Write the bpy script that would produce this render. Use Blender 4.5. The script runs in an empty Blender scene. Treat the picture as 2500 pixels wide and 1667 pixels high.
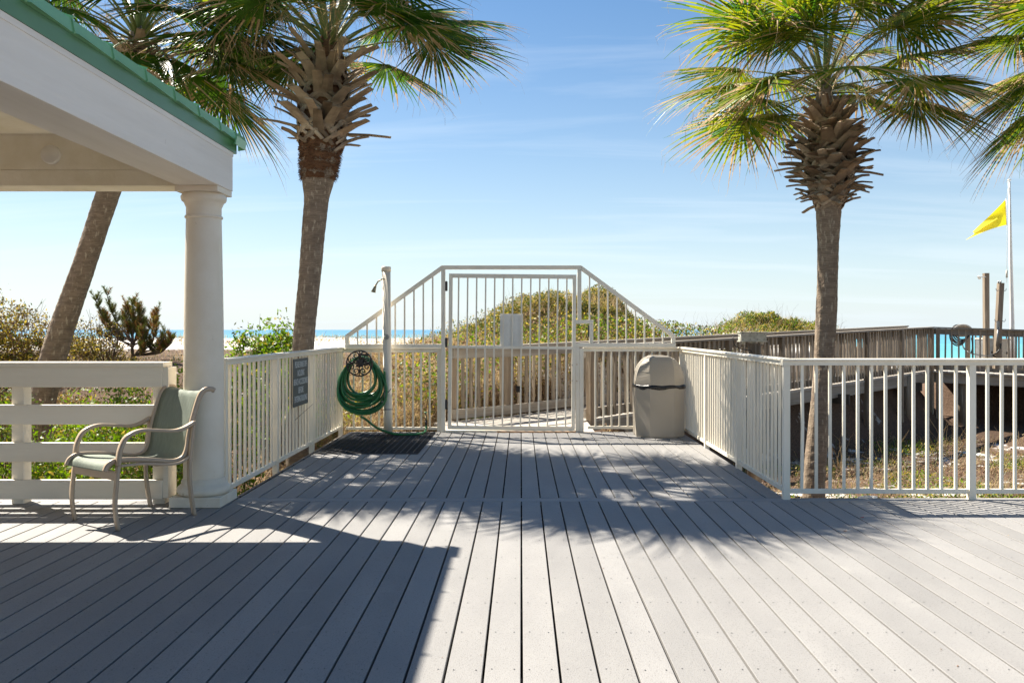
import bpy, math, random
import numpy as np
from mathutils import Vector, Matrix, Euler
random.seed(7); np.random.seed(7)
R = math.radians
scene = bpy.context.scene
C = scene.collection

# ---------------------------------------------------------------- camera, world, sun, exposure
FPX, CX, CY, CAMH = 2115.0, 1272.0, 805.0, 1.30     # focal length in photo pixels, vanishing point
cam_d = bpy.data.cameras.new('camera'); cam = bpy.data.objects.new('camera', cam_d); C.objects.link(cam)
cam_d.sensor_width = 36; cam_d.lens = 36 * FPX / 2500
cam_d.shift_x = -22 / 2500; cam_d.shift_y = -28.5 / 2500
cam_d.clip_start = 0.05; cam_d.clip_end = 90000
cam.location = (0, 0, CAMH); cam.rotation_euler = (R(90), 0, 0)
scene.camera = cam

SUN_A, SUN_B = 0.644, 0.57                          # shadow run per metre of height: to the right, towards the camera
elev = math.atan(1 / math.hypot(SUN_A, SUN_B)); azim = math.atan2(-SUN_A, SUN_B)
w = bpy.data.worlds.new("World"); scene.world = w; w.use_nodes = True
nt = w.node_tree; N = nt.nodes; L = nt.links
bg = N['Background']; bg.inputs[1].default_value = 0.052
sky = N.new('ShaderNodeTexSky'); sky.sky_type = 'NISHITA'; sky.sun_disc = False
sky.sun_elevation = elev; sky.sun_rotation = azim; sky.air_density = 1.0; sky.dust_density = 0.4; sky.ozone_density = 1.5; sky.altitude = 0
tc = N.new('ShaderNodeTexCoord'); sp = N.new('ShaderNodeSeparateXYZ'); L.new(tc.outputs['Generated'], sp.inputs[0])
zz = N.new('ShaderNodeMath'); zz.operation = 'ADD'; zz.inputs[1].default_value = 0.12; L.new(sp.outputs[2], zz.inputs[0])
zm = N.new('ShaderNodeMath'); zm.operation = 'MAXIMUM'; zm.inputs[1].default_value = 0.02; L.new(zz.outputs[0], zm.inputs[0])
dx = N.new('ShaderNodeMath'); dx.operation = 'DIVIDE'; L.new(sp.outputs[0], dx.inputs[0]); L.new(zm.outputs[0], dx.inputs[1])
dy = N.new('ShaderNodeMath'); dy.operation = 'DIVIDE'; L.new(sp.outputs[1], dy.inputs[0]); L.new(zm.outputs[0], dy.inputs[1])
cb = N.new('ShaderNodeCombineXYZ'); L.new(dx.outputs[0], cb.inputs[0]); L.new(dy.outputs[0], cb.inputs[1])
mp = N.new('ShaderNodeMapping'); mp.inputs['Rotation'].default_value = (0, 0, R(-14)); mp.inputs['Scale'].default_value = (0.45, 2.1, 1); L.new(cb.outputs[0], mp.inputs[0])
n1 = N.new('ShaderNodeTexNoise'); n1.inputs['Scale'].default_value = 0.9; n1.inputs['Detail'].default_value = 7; n1.inputs['Roughness'].default_value = 0.55; n1.inputs['Distortion'].default_value = 0.5; L.new(mp.outputs[0], n1.inputs[0])
rp = N.new('ShaderNodeValToRGB'); rp.color_ramp.elements[0].position = 0.47; rp.color_ramp.elements[0].color = (0, 0, 0, 1); rp.color_ramp.elements[1].position = 0.78; rp.color_ramp.elements[1].color = (0.38, 0.38, 0.38, 1); L.new(n1.outputs[0], rp.inputs[0])
mx = N.new('ShaderNodeMix'); mx.data_type = 'RGBA'; sat = N.new('ShaderNodeHueSaturation'); sat.inputs['Saturation'].default_value = 1.38; sat.inputs['Value'].default_value = .92; L.new(sky.outputs[0], sat.inputs['Color'])
L.new(rp.outputs[0], mx.inputs[0]); L.new(sat.outputs[0], mx.inputs[6]); mx.inputs[7].default_value = (9.0, 9.3, 9.6, 1)
hz1 = N.new('ShaderNodeMath'); hz1.operation = 'MULTIPLY'; hz1.inputs[1].default_value = -5.5; L.new(sp.outputs[2], hz1.inputs[0])   # pale sea air low over the horizon
hz2 = N.new('ShaderNodeMath'); hz2.operation = 'EXPONENT'; L.new(hz1.outputs[0], hz2.inputs[0])
hz3 = N.new('ShaderNodeMath'); hz3.operation = 'MULTIPLY'; hz3.use_clamp = True; hz3.inputs[1].default_value = 0.80; L.new(hz2.outputs[0], hz3.inputs[0])
mh = N.new('ShaderNodeMix'); mh.data_type = 'RGBA'; L.new(hz3.outputs[0], mh.inputs[0]); L.new(mx.outputs[2], mh.inputs[6]); mh.inputs[7].default_value = (6.2, 7.2, 8.0, 1)
L.new(mh.outputs[2], bg.inputs[0])

sd = bpy.data.lights.new('sun', 'SUN'); sd.energy = 5.0; sd.angle = R(0.55); sd.color = (1.0, 0.935, 0.82)
sun = bpy.data.objects.new('sun', sd); C.objects.link(sun); sun.location = (-10, 12, 25)
sun.rotation_euler = Vector((SUN_A, -SUN_B, -1)).to_track_quat('-Z', 'Y').to_euler()
scene.view_settings.view_transform = 'Standard'; scene.view_settings.look = 'None'
scene.view_settings.exposure = 1.42; scene.view_settings.gamma = 1.0; scene.view_settings.use_curve_mapping = False

def P(px, py, d):
    """a point d metres ahead, seen at photo pixel px, py"""
    return Vector(((px - CX) * d / FPX, d, CAMH - (py - CY) * d / FPX))

# ---------------------------------------------------------------- materials
MATS = {}
def mat(name, c1, c2=None, rings=0, scale=6, rough=0.6, bump=0.0, bscale=60, stretch=(1, 1, 1), trans=0, spec=0.4, metal=0, spots=None, grain=None, detail=5, tint=0.0, lo=.35, hi=.65):
    m = bpy.data.materials.new(name); m.use_nodes = True; nt = m.node_tree; N = nt.nodes; L = nt.links
    b = N['Principled BSDF']; b.inputs['Roughness'].default_value = rough; b.inputs['Specular IOR Level'].default_value = spec; b.inputs['Metallic'].default_value = metal
    c2 = c2 or tuple(x * .82 for x in c1)
    tc = N.new('ShaderNodeTexCoord'); oi = N.new('ShaderNodeObjectInfo')
    ml = N.new('ShaderNodeMath'); ml.operation = 'MULTIPLY'; ml.inputs[1].default_value = 71.3; L.new(oi.outputs['Random'], ml.inputs[0])
    va = N.new('ShaderNodeVectorMath'); va.operation = 'ADD'; L.new(tc.outputs['Object'], va.inputs[0]); L.new(ml.outputs[0], va.inputs[1])
    mp = N.new('ShaderNodeMapping'); mp.inputs['Scale'].default_value = stretch; L.new(va.outputs[0], mp.inputs[0])
    n = N.new('ShaderNodeTexNoise'); n.inputs['Scale'].default_value = scale; n.inputs['Detail'].default_value = detail; n.inputs['Roughness'].default_value = .6; L.new(mp.outputs[0], n.inputs[0])
    r = N.new('ShaderNodeValToRGB'); r.color_ramp.elements[0].position = lo; r.color_ramp.elements[1].position = hi
    r.color_ramp.elements[0].color = (*c2, 1); r.color_ramp.elements[1].color = (*c1, 1); L.new(n.outputs[0], r.inputs[0])
    col = r.outputs[0]
    if grain:
        gc, gs, gst, g0, g1 = grain
        mp2 = N.new('ShaderNodeMapping'); mp2.inputs['Scale'].default_value = gst; L.new(va.outputs[0], mp2.inputs[0])
        n2 = N.new('ShaderNodeTexNoise'); n2.inputs['Scale'].default_value = gs; n2.inputs['Detail'].default_value = 3; L.new(mp2.outputs[0], n2.inputs[0])
        r2 = N.new('ShaderNodeValToRGB'); r2.color_ramp.elements[0].position = g0; r2.color_ramp.elements[1].position = g1; r2.color_ramp.elements[0].color = (0, 0, 0, 1); L.new(n2.outputs[0], r2.inputs[0])
        mx = N.new('ShaderNodeMix'); mx.data_type = 'RGBA'; L.new(r2.outputs[0], mx.inputs[0]); L.new(col, mx.inputs[6]); mx.inputs[7].default_value = (*gc, 1); col = mx.outputs[2]
    if spots:
        sc, ss, s0, s1 = spots
        n3 = N.new('ShaderNodeTexNoise'); n3.inputs['Scale'].default_value = ss; n3.inputs['Detail'].default_value = 6; n3.inputs['Roughness'].default_value = .7; L.new(va.outputs[0], n3.inputs[0])
        r3 = N.new('ShaderNodeValToRGB'); r3.color_ramp.elements[0].position = s0; r3.color_ramp.elements[1].position = s1; r3.color_ramp.elements[0].color = (0, 0, 0, 1); L.new(n3.outputs[0], r3.inputs[0])
        mx = N.new('ShaderNodeMix'); mx.data_type = 'RGBA'; L.new(r3.outputs[0], mx.inputs[0]); L.new(col, mx.inputs[6]); mx.inputs[7].default_value = (*sc, 1); col = mx.outputs[2]
    if rings:
        wv = N.new('ShaderNodeTexWave'); wv.bands_direction = 'Z'; wv.inputs['Scale'].default_value = rings; wv.inputs['Distortion'].default_value = 3.5; wv.inputs['Detail'].default_value = 3; wv.inputs['Detail Scale'].default_value = 2.5; L.new(va.outputs[0], wv.inputs[0])
        rw = N.new('ShaderNodeMapRange'); rw.inputs[1].default_value = 0; rw.inputs[2].default_value = .45; rw.inputs[3].default_value = .32; rw.inputs[4].default_value = 0; L.new(wv.outputs['Fac'], rw.inputs[0])
        mx = N.new('ShaderNodeMix'); mx.data_type = 'RGBA'; L.new(rw.outputs[0], mx.inputs[0]); L.new(col, mx.inputs[6]); mx.inputs[7].default_value = (.09, .06, .04, 1); col = mx.outputs[2]
    if tint:
        hs = N.new('ShaderNodeHueSaturation'); mr = N.new('ShaderNodeMapRange'); mr.inputs[3].default_value = 1 - tint; mr.inputs[4].default_value = 1 + tint
        L.new(oi.outputs['Random'], mr.inputs[0]); L.new(mr.outputs[0], hs.inputs['Value']); L.new(col, hs.inputs['Color']); col = hs.outputs[0]
    L.new(col, b.inputs['Base Color'])
    if bump:
        mpb = N.new('ShaderNodeMapping'); mpb.inputs['Scale'].default_value = stretch; L.new(va.outputs[0], mpb.inputs[0])
        nb = N.new('ShaderNodeTexNoise'); nb.inputs['Scale'].default_value = bscale; nb.inputs['Detail'].default_value = 4; L.new(mpb.outputs[0], nb.inputs[0])
        bp = N.new('ShaderNodeBump'); bp.inputs['Strength'].default_value = bump; bp.inputs['Distance'].default_value = .01; L.new(nb.outputs[0], bp.inputs['Height']); L.new(bp.outputs[0], b.inputs['Normal'])
    if trans:
        t = N.new('ShaderNodeBsdfTranslucent'); hs = N.new('ShaderNodeHueSaturation'); hs.inputs['Value'].default_value = 1.9; hs.inputs['Saturation'].default_value = 1.05; L.new(col, hs.inputs['Color']); L.new(hs.outputs[0], t.inputs[0])
        ms = N.new('ShaderNodeMixShader'); ms.inputs[0].default_value = trans; L.new(b.outputs[0], ms.inputs[1]); L.new(t.outputs[0], ms.inputs[2]); L.new(ms.outputs[0], N['Material Output'].inputs[0])
    MATS[name] = m
    return m

GRIME = (.30, .25, .17)
mat('deck_composite', (.285, .274, .262), (.225, .217, .210), scale=2.2, lo=.3, hi=.7, rough=.62, bump=.22, bscale=350, stretch=(1, .35, 1), spots=((.325, .312, .29), 2.6, .60, .85), grain=((.16, .15, .145), 200, (1, .45, 1), .54, .78), tint=.085, spec=.35)
mat('cream_paint', (.86, .795, .66), (.79, .715, .57), scale=7, rough=.45, bump=.12, bscale=90, stretch=(1, 1, .25), spots=((.31, .24, .15), 9, .70, .78), tint=.04)
mat('white_paint', (.84, .775, .65), (.78, .705, .575), scale=3, rough=.5, bump=.35, bscale=45, stretch=(.15, 1, 1.6), spots=(GRIME, 5, .70, .80), tint=.03)
mat('beam_paint', (.84, .785, .72), (.74, .68, .61), scale=3, rough=.55, bump=.35, bscale=40, stretch=(1.5, .12, 1.5), spots=((.40, .32, .25), 9, .69, .76))
mat('column_paint', (.84, .755, .62), (.79, .695, .55), scale=4, rough=.5, bump=.14, bscale=50, spots=((.42, .32, .22), 7, .68, .77))
mat('worn_paint', (.80, .73, .61), (.70, .62, .49), scale=6, rough=.6, bump=.3, bscale=50, spots=((.20, .13, .08), 6, .62, .70))
mat('ceiling_paint', (.87, .82, .69), (.76, .70, .54), scale=3.5, rough=.7, bump=.2, bscale=60, spots=((.28, .23, .13), 7, .70, .80))
mat('green_metal', (.20, .45, .23), (.18, .41, .205), scale=3, rough=.32, bump=.03, bscale=20, spec=.6)
mat('steel_paint', (.83, .77, .655), (.77, .705, .58), scale=5, rough=.38, bump=.05, bscale=60, spots=((.38, .26, .15), 12, .74, .80), tint=.02)
mat('old_wood', (.29, .225, .16), (.17, .125, .085), scale=5, rough=.85, bump=.6, bscale=30, stretch=(1, 1, .12), grain=((.36, .30, .23), 22, (1, 1, .08), .5, .75), tint=.22)
mat('old_wood_flat', (.35, .305, .25), (.22, .185, .145), scale=5, rough=.85, bump=.5, bscale=30, stretch=(.1, .1, 1.5), grain=((.33, .305, .27), 25, (.06, .06, 1.4), .5, .75), tint=.12)
mat('picket_wood', (.40, .33, .25), (.26, .205, .145), scale=5, rough=.85, bump=.6, bscale=30, stretch=(1, 1, .12), grain=((.15, .105, .07), 22, (1, 1, .08), .55, .75), tint=.25)
mat('walk_board', (.45, .41, .36), (.33, .30, .26), scale=5, rough=.85, bump=.4, bscale=30, stretch=(1, .1, 1), tint=.12)
mat('dark_joist', (.10, .085, .07), (.06, .05, .04), scale=5, rough=.9, bump=.3)
mat('black_rubber', (.010, .010, .012), (.006, .006, .007), scale=20, rough=.6, spec=.25, bump=.3, bscale=120)
mat('green_fascia_shaded', (.10, .235, .125), (.088, .21, .11), scale=3, rough=.4, spec=.5)  # roof green darkened for the fascia; its shade is put into the colour
mat('black_iron', (.035, .03, .03), (.04, .03, .025), scale=20, rough=.5, spec=.5)
mat('green_hose', (.018, .17, .05), (.012, .12, .036), scale=5, rough=.28, spec=.5)
mat('black_hose', (.015, .015, .015), (.01, .01, .01), rough=.35)
mat('sign_slate', (.045, .075, .085), (.035, .06, .07), scale=8, rough=.5)
mat('sign_white', (.62, .64, .62), (.45, .48, .46), scale=40, rough=.6)
mat('bin_resin', (.37, .325, .265), (.34, .30, .24), scale=3, rough=.55, bump=.1, bscale=300)
mat('bin_bag', (.012, .012, .014), (.008, .008, .01), rough=.25)
mat('brass', (.42, .34, .20), (.25, .19, .11), scale=20, rough=.35, metal=.8)
mat('grey_metal', (.32, .32, .31), (.22, .22, .21), scale=10, rough=.4, metal=.6)
mat('white_plastic', (.80, .78, .72), (.72, .69, .62), scale=6, rough=.45)
mat('chair_metal', (.50, .39, .28), (.46, .355, .255), scale=6, rough=.35, bump=.03, bscale=200)
mat('chair_sling', (.33, .37, .31), (.25, .29, .24), scale=60, rough=.7, bump=.3, bscale=400, stretch=(3, .25, .25), trans=.22, grain=((.27, .29, .22), 260, (1, .3, .3), .55, .75))
mat('flag_yellow', (.62, .52, .04), (.57, .47, .035), scale=4, rough=.8, trans=.3)
mat('weathered_box', (.60, .58, .50), (.36, .34, .27), scale=14, rough=.6, bump=.2, spots=((.25, .22, .15), 20, .6, .75))
mat('bark', (.31, .235, .165), (.19, .14, .10), rings=15, scale=9, rough=.95, bump=.5, bscale=30, stretch=(1, 1, 3), grain=((.46, .38, .28), 17, (1.7, 1.7, .55), .58, .68), spots=((.30, .28, .21), 5, .62, .75))
mat('boot', (.30, .215, .14), (.155, .105, .065), scale=8, rough=.9, bump=.5, bscale=40, tint=.28)
mat('boot_pale', (.43, .34, .245), (.25, .185, .125), scale=8, rough=.9, bump=.5, bscale=40, tint=.2)
mat('fibre', (.20, .095, .045), (.10, .045, .02), scale=14, rough=.95, bump=.6, bscale=40, stretch=(.6, .6, 3))
mat('frond_green', (.070, .145, .014), (.036, .085, .008), scale=3, rough=.45, trans=.30, spec=.22, tint=.25)
mat('frond_yellow', (.21, .22, .015), (.12, .155, .010), scale=3, rough=.45, trans=.38, tint=.2)
mat('frond_dry', (.46, .33, .18), (.30, .20, .10), scale=6, rough=.8, trans=.25, tint=.2)
mat('petiole', (.16, .20, .06), (.12, .15, .045), scale=3, rough=.45)
mat('leaf_bright', (.17, .26, .012), (.09, .17, .010), scale=2, rough=.45, trans=.35)
mat('leaf_mid', (.10, .135, .018), (.05, .08, .01), scale=2, rough=.5, trans=.25)
mat('leaf_olive', (.22, .165, .035), (.12, .085, .018), scale=2, rough=.55, trans=.25)
mat('leaf_gold', (.48, .37, .07), (.30, .22, .03), scale=2, rough=.6, trans=.3)
mat('leaf_dead', (.24, .14, .085), (.12, .068, .04), scale=2, rough=.9, trans=.1)
mat('grass_dry', (.45, .34, .19), (.26, .185, .095), scale=2, rough=.8, trans=.3)
mat('twig', (.17, .12, .085), (.10, .07, .05), scale=4, rough=.9)
mat('needle', (.12, .13, .025), (.07, .08, .015), scale=3, rough=.6, trans=.2)
mat('needle_rust', (.30, .15, .05), (.18, .085, .03), scale=3, rough=.7, trans=.2)
mat('petal_red', (.5, .02, .02)); mat('leaf_tan', (.45, .25, .12)); mat('screw', (.05, .05, .055), (.03, .03, .03), rough=.5)

# ---------------------------------------------------------------- mesh helpers
class MB:
    def __init__(s): s.v = []; s.f = []; s.m = []; s.sm = []
    def add(s, vs, fs, mi=0, smooth=False):
        o = len(s.v); s.v += [tuple(v) for v in vs]; s.f += [tuple(i + o for i in f) for f in fs]; s.m += [mi] * len(fs); s.sm += [smooth] * len(fs); return s
    def box(s, x0, x1, y0, y1, z0, z1, mi=0):
        return s.add([(x0, y0, z0), (x1, y0, z0), (x1, y1, z0), (x0, y1, z0), (x0, y0, z1), (x1, y0, z1), (x1, y1, z1), (x0, y1, z1)],
                     [(0, 3, 2, 1), (4, 5, 6, 7), (0, 1, 5, 4), (1, 2, 6, 5), (2, 3, 7, 6), (3, 0, 4, 7)], mi)
    def beam(s, a, b, wd, ht, up=(0, 0, 1), mi=0):
        a = Vector(a); b = Vector(b); d = (b - a).normalized(); up = Vector(up); sd = d.cross(up)
        if sd.length < 1e-4: sd = d.cross(Vector((1, 0, 0)))
        sd.normalize(); u = sd.cross(d); sd = sd * wd / 2; u = u * ht / 2
        vs = [a - sd - u, a + sd - u, a + sd + u, a - sd + u, b - sd - u, b + sd - u, b + sd + u, b - sd + u]
        return s.add(vs, [(0, 1, 2, 3), (7, 6, 5, 4), (0, 4, 5, 1), (1, 5, 6, 2), (2, 6, 7, 3), (3, 7, 4, 0)], mi)
    def sweep(s, pts, sec, side=None, mi=0, smooth=True, cap=True, scale=None):
        """sweep a 2-D section (a, b) along pts; a runs along 'side', b along tangent x side"""
        pts = [Vector(p) for p in pts]; n = len(sec); vs = []; prev = None
        for i, p in enumerate(pts):
            t = (pts[min(i + 1, len(pts) - 1)] - pts[max(i - 1, 0)]).normalized()
            if side is not None: a = Vector(side)
            elif prev is None: a = t.orthogonal()
            else: a = prev
            a = (a - t * a.dot(t))
            if a.length < 1e-5: a = t.orthogonal()
            a.normalize(); prev = a; b = t.cross(a); k = 1 if scale is None else scale[i]
            vs += [p + a * (q[0] * k) + b * (q[1] * k) for q in sec]
        fs = [(i * n + j, i * n + (j + 1) % n, (i + 1) * n + (j + 1) % n, (i + 1) * n + j) for i in range(len(pts) - 1) for j in range(n)]
        s.add(vs, fs, mi, smooth)
        if cap:
            o = len(s.v) - len(vs); s.f += [tuple(o + j for j in range(n))[::-1], tuple(o + (len(pts) - 1) * n + j for j in range(n))]; s.m += [mi, mi]; s.sm += [False, False]
        return s
    def tube(s, pts, r, n=8, mi=0, cap=True):
        if isinstance(r, (int, float)): r = [r] * len(pts)
        return s.sweep(pts, [(math.cos(2 * math.pi * j / n), math.sin(2 * math.pi * j / n)) for j in range(n)], mi=mi, cap=cap, scale=r)
    def lathe(s, prof, c=(0, 0, 0), n=32, mi=0, smooth=True):
        vs = [(c[0] + r * math.cos(2 * math.pi * j / n), c[1] + r * math.sin(2 * math.pi * j / n), c[2] + z) for r, z in prof for j in range(n)]
        fs = [(i * n + j, i * n + (j + 1) % n, (i + 1) * n + (j + 1) % n, (i + 1) * n + j) for i in range(len(prof) - 1) for j in range(n)]
        return s.add(vs, fs, mi, smooth)
    def mesh(s, name, mats, off=(0, 0, 0)):
        me = bpy.data.meshes.new(name)
        me.from_pydata([(v[0] - off[0], v[1] - off[1], v[2] - off[2]) for v in s.v], [], s.f)
        for m in (mats if isinstance(mats, (list, tuple)) else [mats]): me.materials.append(MATS[m])
        me.polygons.foreach_set('material_index', s.m); me.polygons.foreach_set('use_smooth', s.sm); me.update(); return me
    def build(s, name, mats, parent=None, at=None, bevel=0):
        """link as ONE object; vertices are world coordinates, origin at 'at' (default: middle of the base)"""
        if at is None:
            a = np.array(s.v); at = ((a[:, 0].min() + a[:, 0].max()) / 2, (a[:, 1].min() + a[:, 1].max()) / 2, a[:, 2].min())
        o = put(name, s.mesh(name, mats, at), at, parent)
        if bevel:
            b = o.modifiers.new('bevel', 'BEVEL'); b.width = bevel; b.segments = 2; b.limit_method = 'ANGLE'
        return o
WL = {}
def put(name, data, at, parent=None, rot=None, scale=None):
    o = bpy.data.objects.new(name, data); C.objects.link(o)
    pw = WL.get(parent.name, Vector((0, 0, 0))) if parent else Vector((0, 0, 0))
    o.parent = parent; o.location = Vector(at) - pw; WL[o.name] = Vector(at)
    if rot is not None: o.rotation_euler = rot
    if scale is not None: o.scale = scale
    return o
def tag(o, label=None, cat=None, group=None, kind=None):
    if label: o['label'] = label
    if cat: o['category'] = cat
    if group: o['group'] = group
    if kind: o['kind'] = kind
    return o
def thing(name, at, label, cat, group=None, kind=None, parent=None):
    return tag(put(name, None, at, parent), label, cat, group, kind)

def quads(name, V, slots, mats, at, parent=None, smooth=False):
    """V: (n,4,3) world quads -> one object (numpy fast path)"""
    n = len(V); me = bpy.data.meshes.new(name); me.vertices.add(n * 4); me.vertices.foreach_set('co', (V - np.array(at)).astype(np.float32).ravel())
    me.loops.add(n * 4); me.loops.foreach_set('vertex_index', np.arange(n * 4, dtype=np.int32)); me.polygons.add(n); me.polygons.foreach_set('loop_start', np.arange(0, n * 4, 4, dtype=np.int32))
    for m in mats: me.materials.append(MATS[m])
    me.polygons.foreach_set('material_index', np.asarray(slots, dtype=np.int32)); me.update(calc_edges=True)
    return put(name, me, at, parent)
def unit(a): return a / np.maximum(np.linalg.norm(a, axis=1, keepdims=True), 1e-6)
def leafq(Pt, size, aspect=.42, up=.3):
    n = len(Pt); d = np.random.normal(size=(n, 3)); d[:, 2] += up; d = unit(d); s = unit(np.cross(d, np.random.normal(size=(n, 3))))
    l = (np.asarray(size) * np.random.uniform(.6, 1.25, n))[:, None]; w_ = l * aspect
    return np.stack([Pt, Pt + d * l * .5 + s * w_ * .5, Pt + d * l, Pt + d * l * .5 - s * w_ * .5], 1)
def bladeq(Pt, h, wd=.006, lean=.5):
    n = len(Pt); a = np.random.uniform(0, 2 * np.pi, n); k = np.random.uniform(.2, 1, n) * lean; hh = np.asarray(h) * np.random.uniform(.5, 1.2, n)
    dr = np.stack([np.cos(a), np.sin(a), np.zeros(n)], 1); sd = np.stack([-np.sin(a), np.cos(a), np.zeros(n)], 1) * wd; out = []
    f = lambda t: Pt + dr * (k * hh * t ** 1.8)[:, None] + np.array([0, 0, 1]) * (hh * (t - .35 * k * t * t))[:, None]
    ts = [0, .4, .75, 1.0]; ws = [1, .8, .5, .1]
    for i in range(3):
        A = f(ts[i]); B = f(ts[i + 1]); out.append(np.stack([A - sd * ws[i], A + sd * ws[i], B + sd * ws[i + 1], B - sd * ws[i + 1]], 1))
    return np.concatenate(out, 0)
def sm(a, b, x): t = np.clip((x - a) / (b - a), 0, 1); return t * t * (3 - 2 * t)
_ph = np.random.uniform(0, 6.28, (12, 3)); _dir = np.random.uniform(0, 6.28, 12)
def wob(x, y, f=1.0):
    r = 0
    for i in range(12):
        k = f * (0.6 + .35 * i); r = r + np.sin(k * (x * np.cos(_dir[i]) + y * np.sin(_dir[i])) + _ph[i, 0]) / (1 + .45 * i)
    return r / 4.2
# the boardwalk beyond the gate: far (left) railing line starts at F0 and runs along DR
F0 = np.array([-.898, 12.39]); DR = np.array([.7195, .6945]); DN = np.array([.6945, -.7195]); WW = 1.26
def terr(x, y):
    x = np.asarray(x, float); y = np.asarray(y, float)
    q = -((x - F0[0]) * DN[0] + (y - F0[1]) * DN[1]); s = (x - F0[0]) * DR[0] + (y - F0[1]) * DR[1]
    hl = np.interp(y, [-40, 7, 9, 11, 12.5, 14, 16, 18, 25, 42, 60, 95, 130, 400], [-.7, -.7, -.65, -.55, -.3, .12, .6, .78, .88, .92, .1, -3.6, -4.6, -6])
    mid = sm(-3.2, -1.2, x) * sm(11.2, 12.2, y) * (1 - sm(15, 18, y)); hl = hl + .32 * mid
    lowr = np.interp(y, [-40, 7, 12, 16, 24, 34, 60, 95, 130, 400], [-.75, -.75, -.95, -1.2, -.9, .10, -1.0, -3.6, -4.6, -6])
    right = (1 - sm(-1.7, -.2, q)) * sm(1.0, 2.3, x)
    right = np.maximum(right, sm(8.8, 10.8, x) * sm(16, 20, y))
    h = hl * (1 - right) + lowr * right
    ee = (x - 10.02) * .43 + (y - 21.2) * .9; dd = (x - 10.02) * .9 - (y - 21.2) * .43
    bank = sm(-.8, .3, dd) * sm(1.6, 3.6, ee) * (1 - sm(9, 14, ee)); h = h * (1 - bank) + .08 * bank
    h = h + 1.0 * np.exp(-(((x - .42) / 1.25) ** 2 + ((y - 19.0) / 1.8) ** 2) ** 1.25) + .92 * np.exp(-(((x - 1.95) / .80) ** 2 + ((y - 20) / 1.8) ** 2)) + .2 * np.exp(-(((x + 1.4) / 1.0) ** 2 + ((y - 18.5) / 2) ** 2))
    h = h + .17 * wob(x, y, 1.9) * np.exp(-(((x - 1.0) / 2.6) ** 2 + ((y - 19.5) / 2.6) ** 2))
    h = h + .55 * np.exp(-(((x - 6.6) / 1.1) ** 2 + ((y - 24.5) / 1.6) ** 2)) + .22 * np.exp(-(((x - 8.2) / .8) ** 2 + ((y - 24.5) / 1.5) ** 2))
    near = np.clip((y - 8) / 20, .25, 1); h = h + .10 * near * wob(x, y, .8) + .03 * wob(x, y, 3.0)
    inside = np.minimum(sm(-2.5, -2.2, x) * (1 - sm(2.0, 2.35, x)), 1 - sm(11.15, 11.6, y)); inside = np.maximum(inside, 1 - sm(6.75, 7.1, y))
    h = h * (1 - inside) + np.minimum(h, -.62) * inside
    onwalk = sm(-WW - .45, -WW - .1, q) * (1 - sm(.1, .5, q)) * sm(-2.5, -1, s) * (1 - sm(14, 15, s)); cap_ = np.where(s < 1, -.18, -.18 + .02 * s)
    h = np.where(onwalk > .02, h * (1 - onwalk) + np.minimum(h, cap_) * onwalk, h)
    return h

# ---------------------------------------------------------------- ground and sea
def axis(lo, hi, c, fine, n):
    t = np.linspace(-1, 1, n); k = 6.0; g = np.sinh(k * t) / np.sinh(k)
    return np.unique(np.concatenate([c + np.where(g < 0, g * (c - lo), g * (hi - c)), np.arange(fine[0], fine[1], fine[2])]))
xs = axis(-600, 600, 0, (-14, 18, .14), 90); ys = axis(-300, 170, 12, (6.5, 30, .14), 110)
GX, GY = np.meshgrid(xs, ys); GZ = terr(GX, GY)
nx, ny = len(xs), len(ys)
me = bpy.data.meshes.new('sand_ground'); me.vertices.add(nx * ny); me.vertices.foreach_set('co', np.stack([GX, GY, GZ], -1).astype(np.float32).ravel())
ii = (np.arange(ny - 1)[:, None] * nx + np.arange(nx - 1)[None, :]).ravel(); nq = len(ii)
me.loops.add(nq * 4); me.loops.foreach_set('vertex_index', np.stack([ii, ii + 1, ii + nx + 1, ii + nx], 1).astype(np.int32).ravel())
me.polygons.add(nq); me.polygons.foreach_set('loop_start', np.arange(0, nq * 4, 4, dtype=np.int32)); me.polygons.foreach_set('use_smooth', np.ones(nq, dtype=bool)); me.update(calc_edges=True)
def litter_at(x, y):
    q = -((x - F0[0]) * DN[0] + (y - F0[1]) * DN[1])
    li = np.maximum((1 - sm(14.4, 15.6, y + .7 * wob(x, y, 1.2) + .9 * sm(-7.5, -6, x))), np.exp(-(((x - 1.0) / 2.9) ** 2 + ((y - 19.5) / 3.4) ** 2)) * 2.0)
    li = np.maximum(li, .75 * sm(-11, -7.5, -np.abs(x + 11)) * (1 - sm(20, 22, y)))
    li = np.where((q < -.5) & (x > 2), .74 + .34 * wob(x, y, 2.2) + .22 * (1 - sm(9, 12, y)), li)
    li = np.where((y > 27) | (x > 17), li * .3 + .2 * wob(x, y, 2), li)
    li = np.where((y < 9.6), 1, li)
    li = np.where((x > 8) & (x < 17) & (y > 19.5) & (y < 28), 1, li)
    return np.clip(li, 0, 1)
at = me.attributes.new('litter', 'FLOAT', 'POINT'); at.data.foreach_set('value', litter_at(GX, GY).astype(np.float32).ravel())
gm = bpy.data.materials.new('sand_and_litter'); gm.use_nodes = True; nt = gm.node_tree; N = nt.nodes; L = nt.links; b = N['Principled BSDF']; b.inputs['Roughness'].default_value = .95; b.inputs['Specular IOR Level'].default_value = .1
an = N.new('ShaderNodeAttribute'); an.attribute_name = 'litter'; tc = N.new('ShaderNodeTexCoord')
def nz(sc, d=6, r=.6):
    n = N.new('ShaderNodeTexNoise'); n.inputs['Scale'].default_value = sc; n.inputs['Detail'].default_value = d; n.inputs['Roughness'].default_value = r; L.new(tc.outputs['Object'], n.inputs[0]); return n
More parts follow.
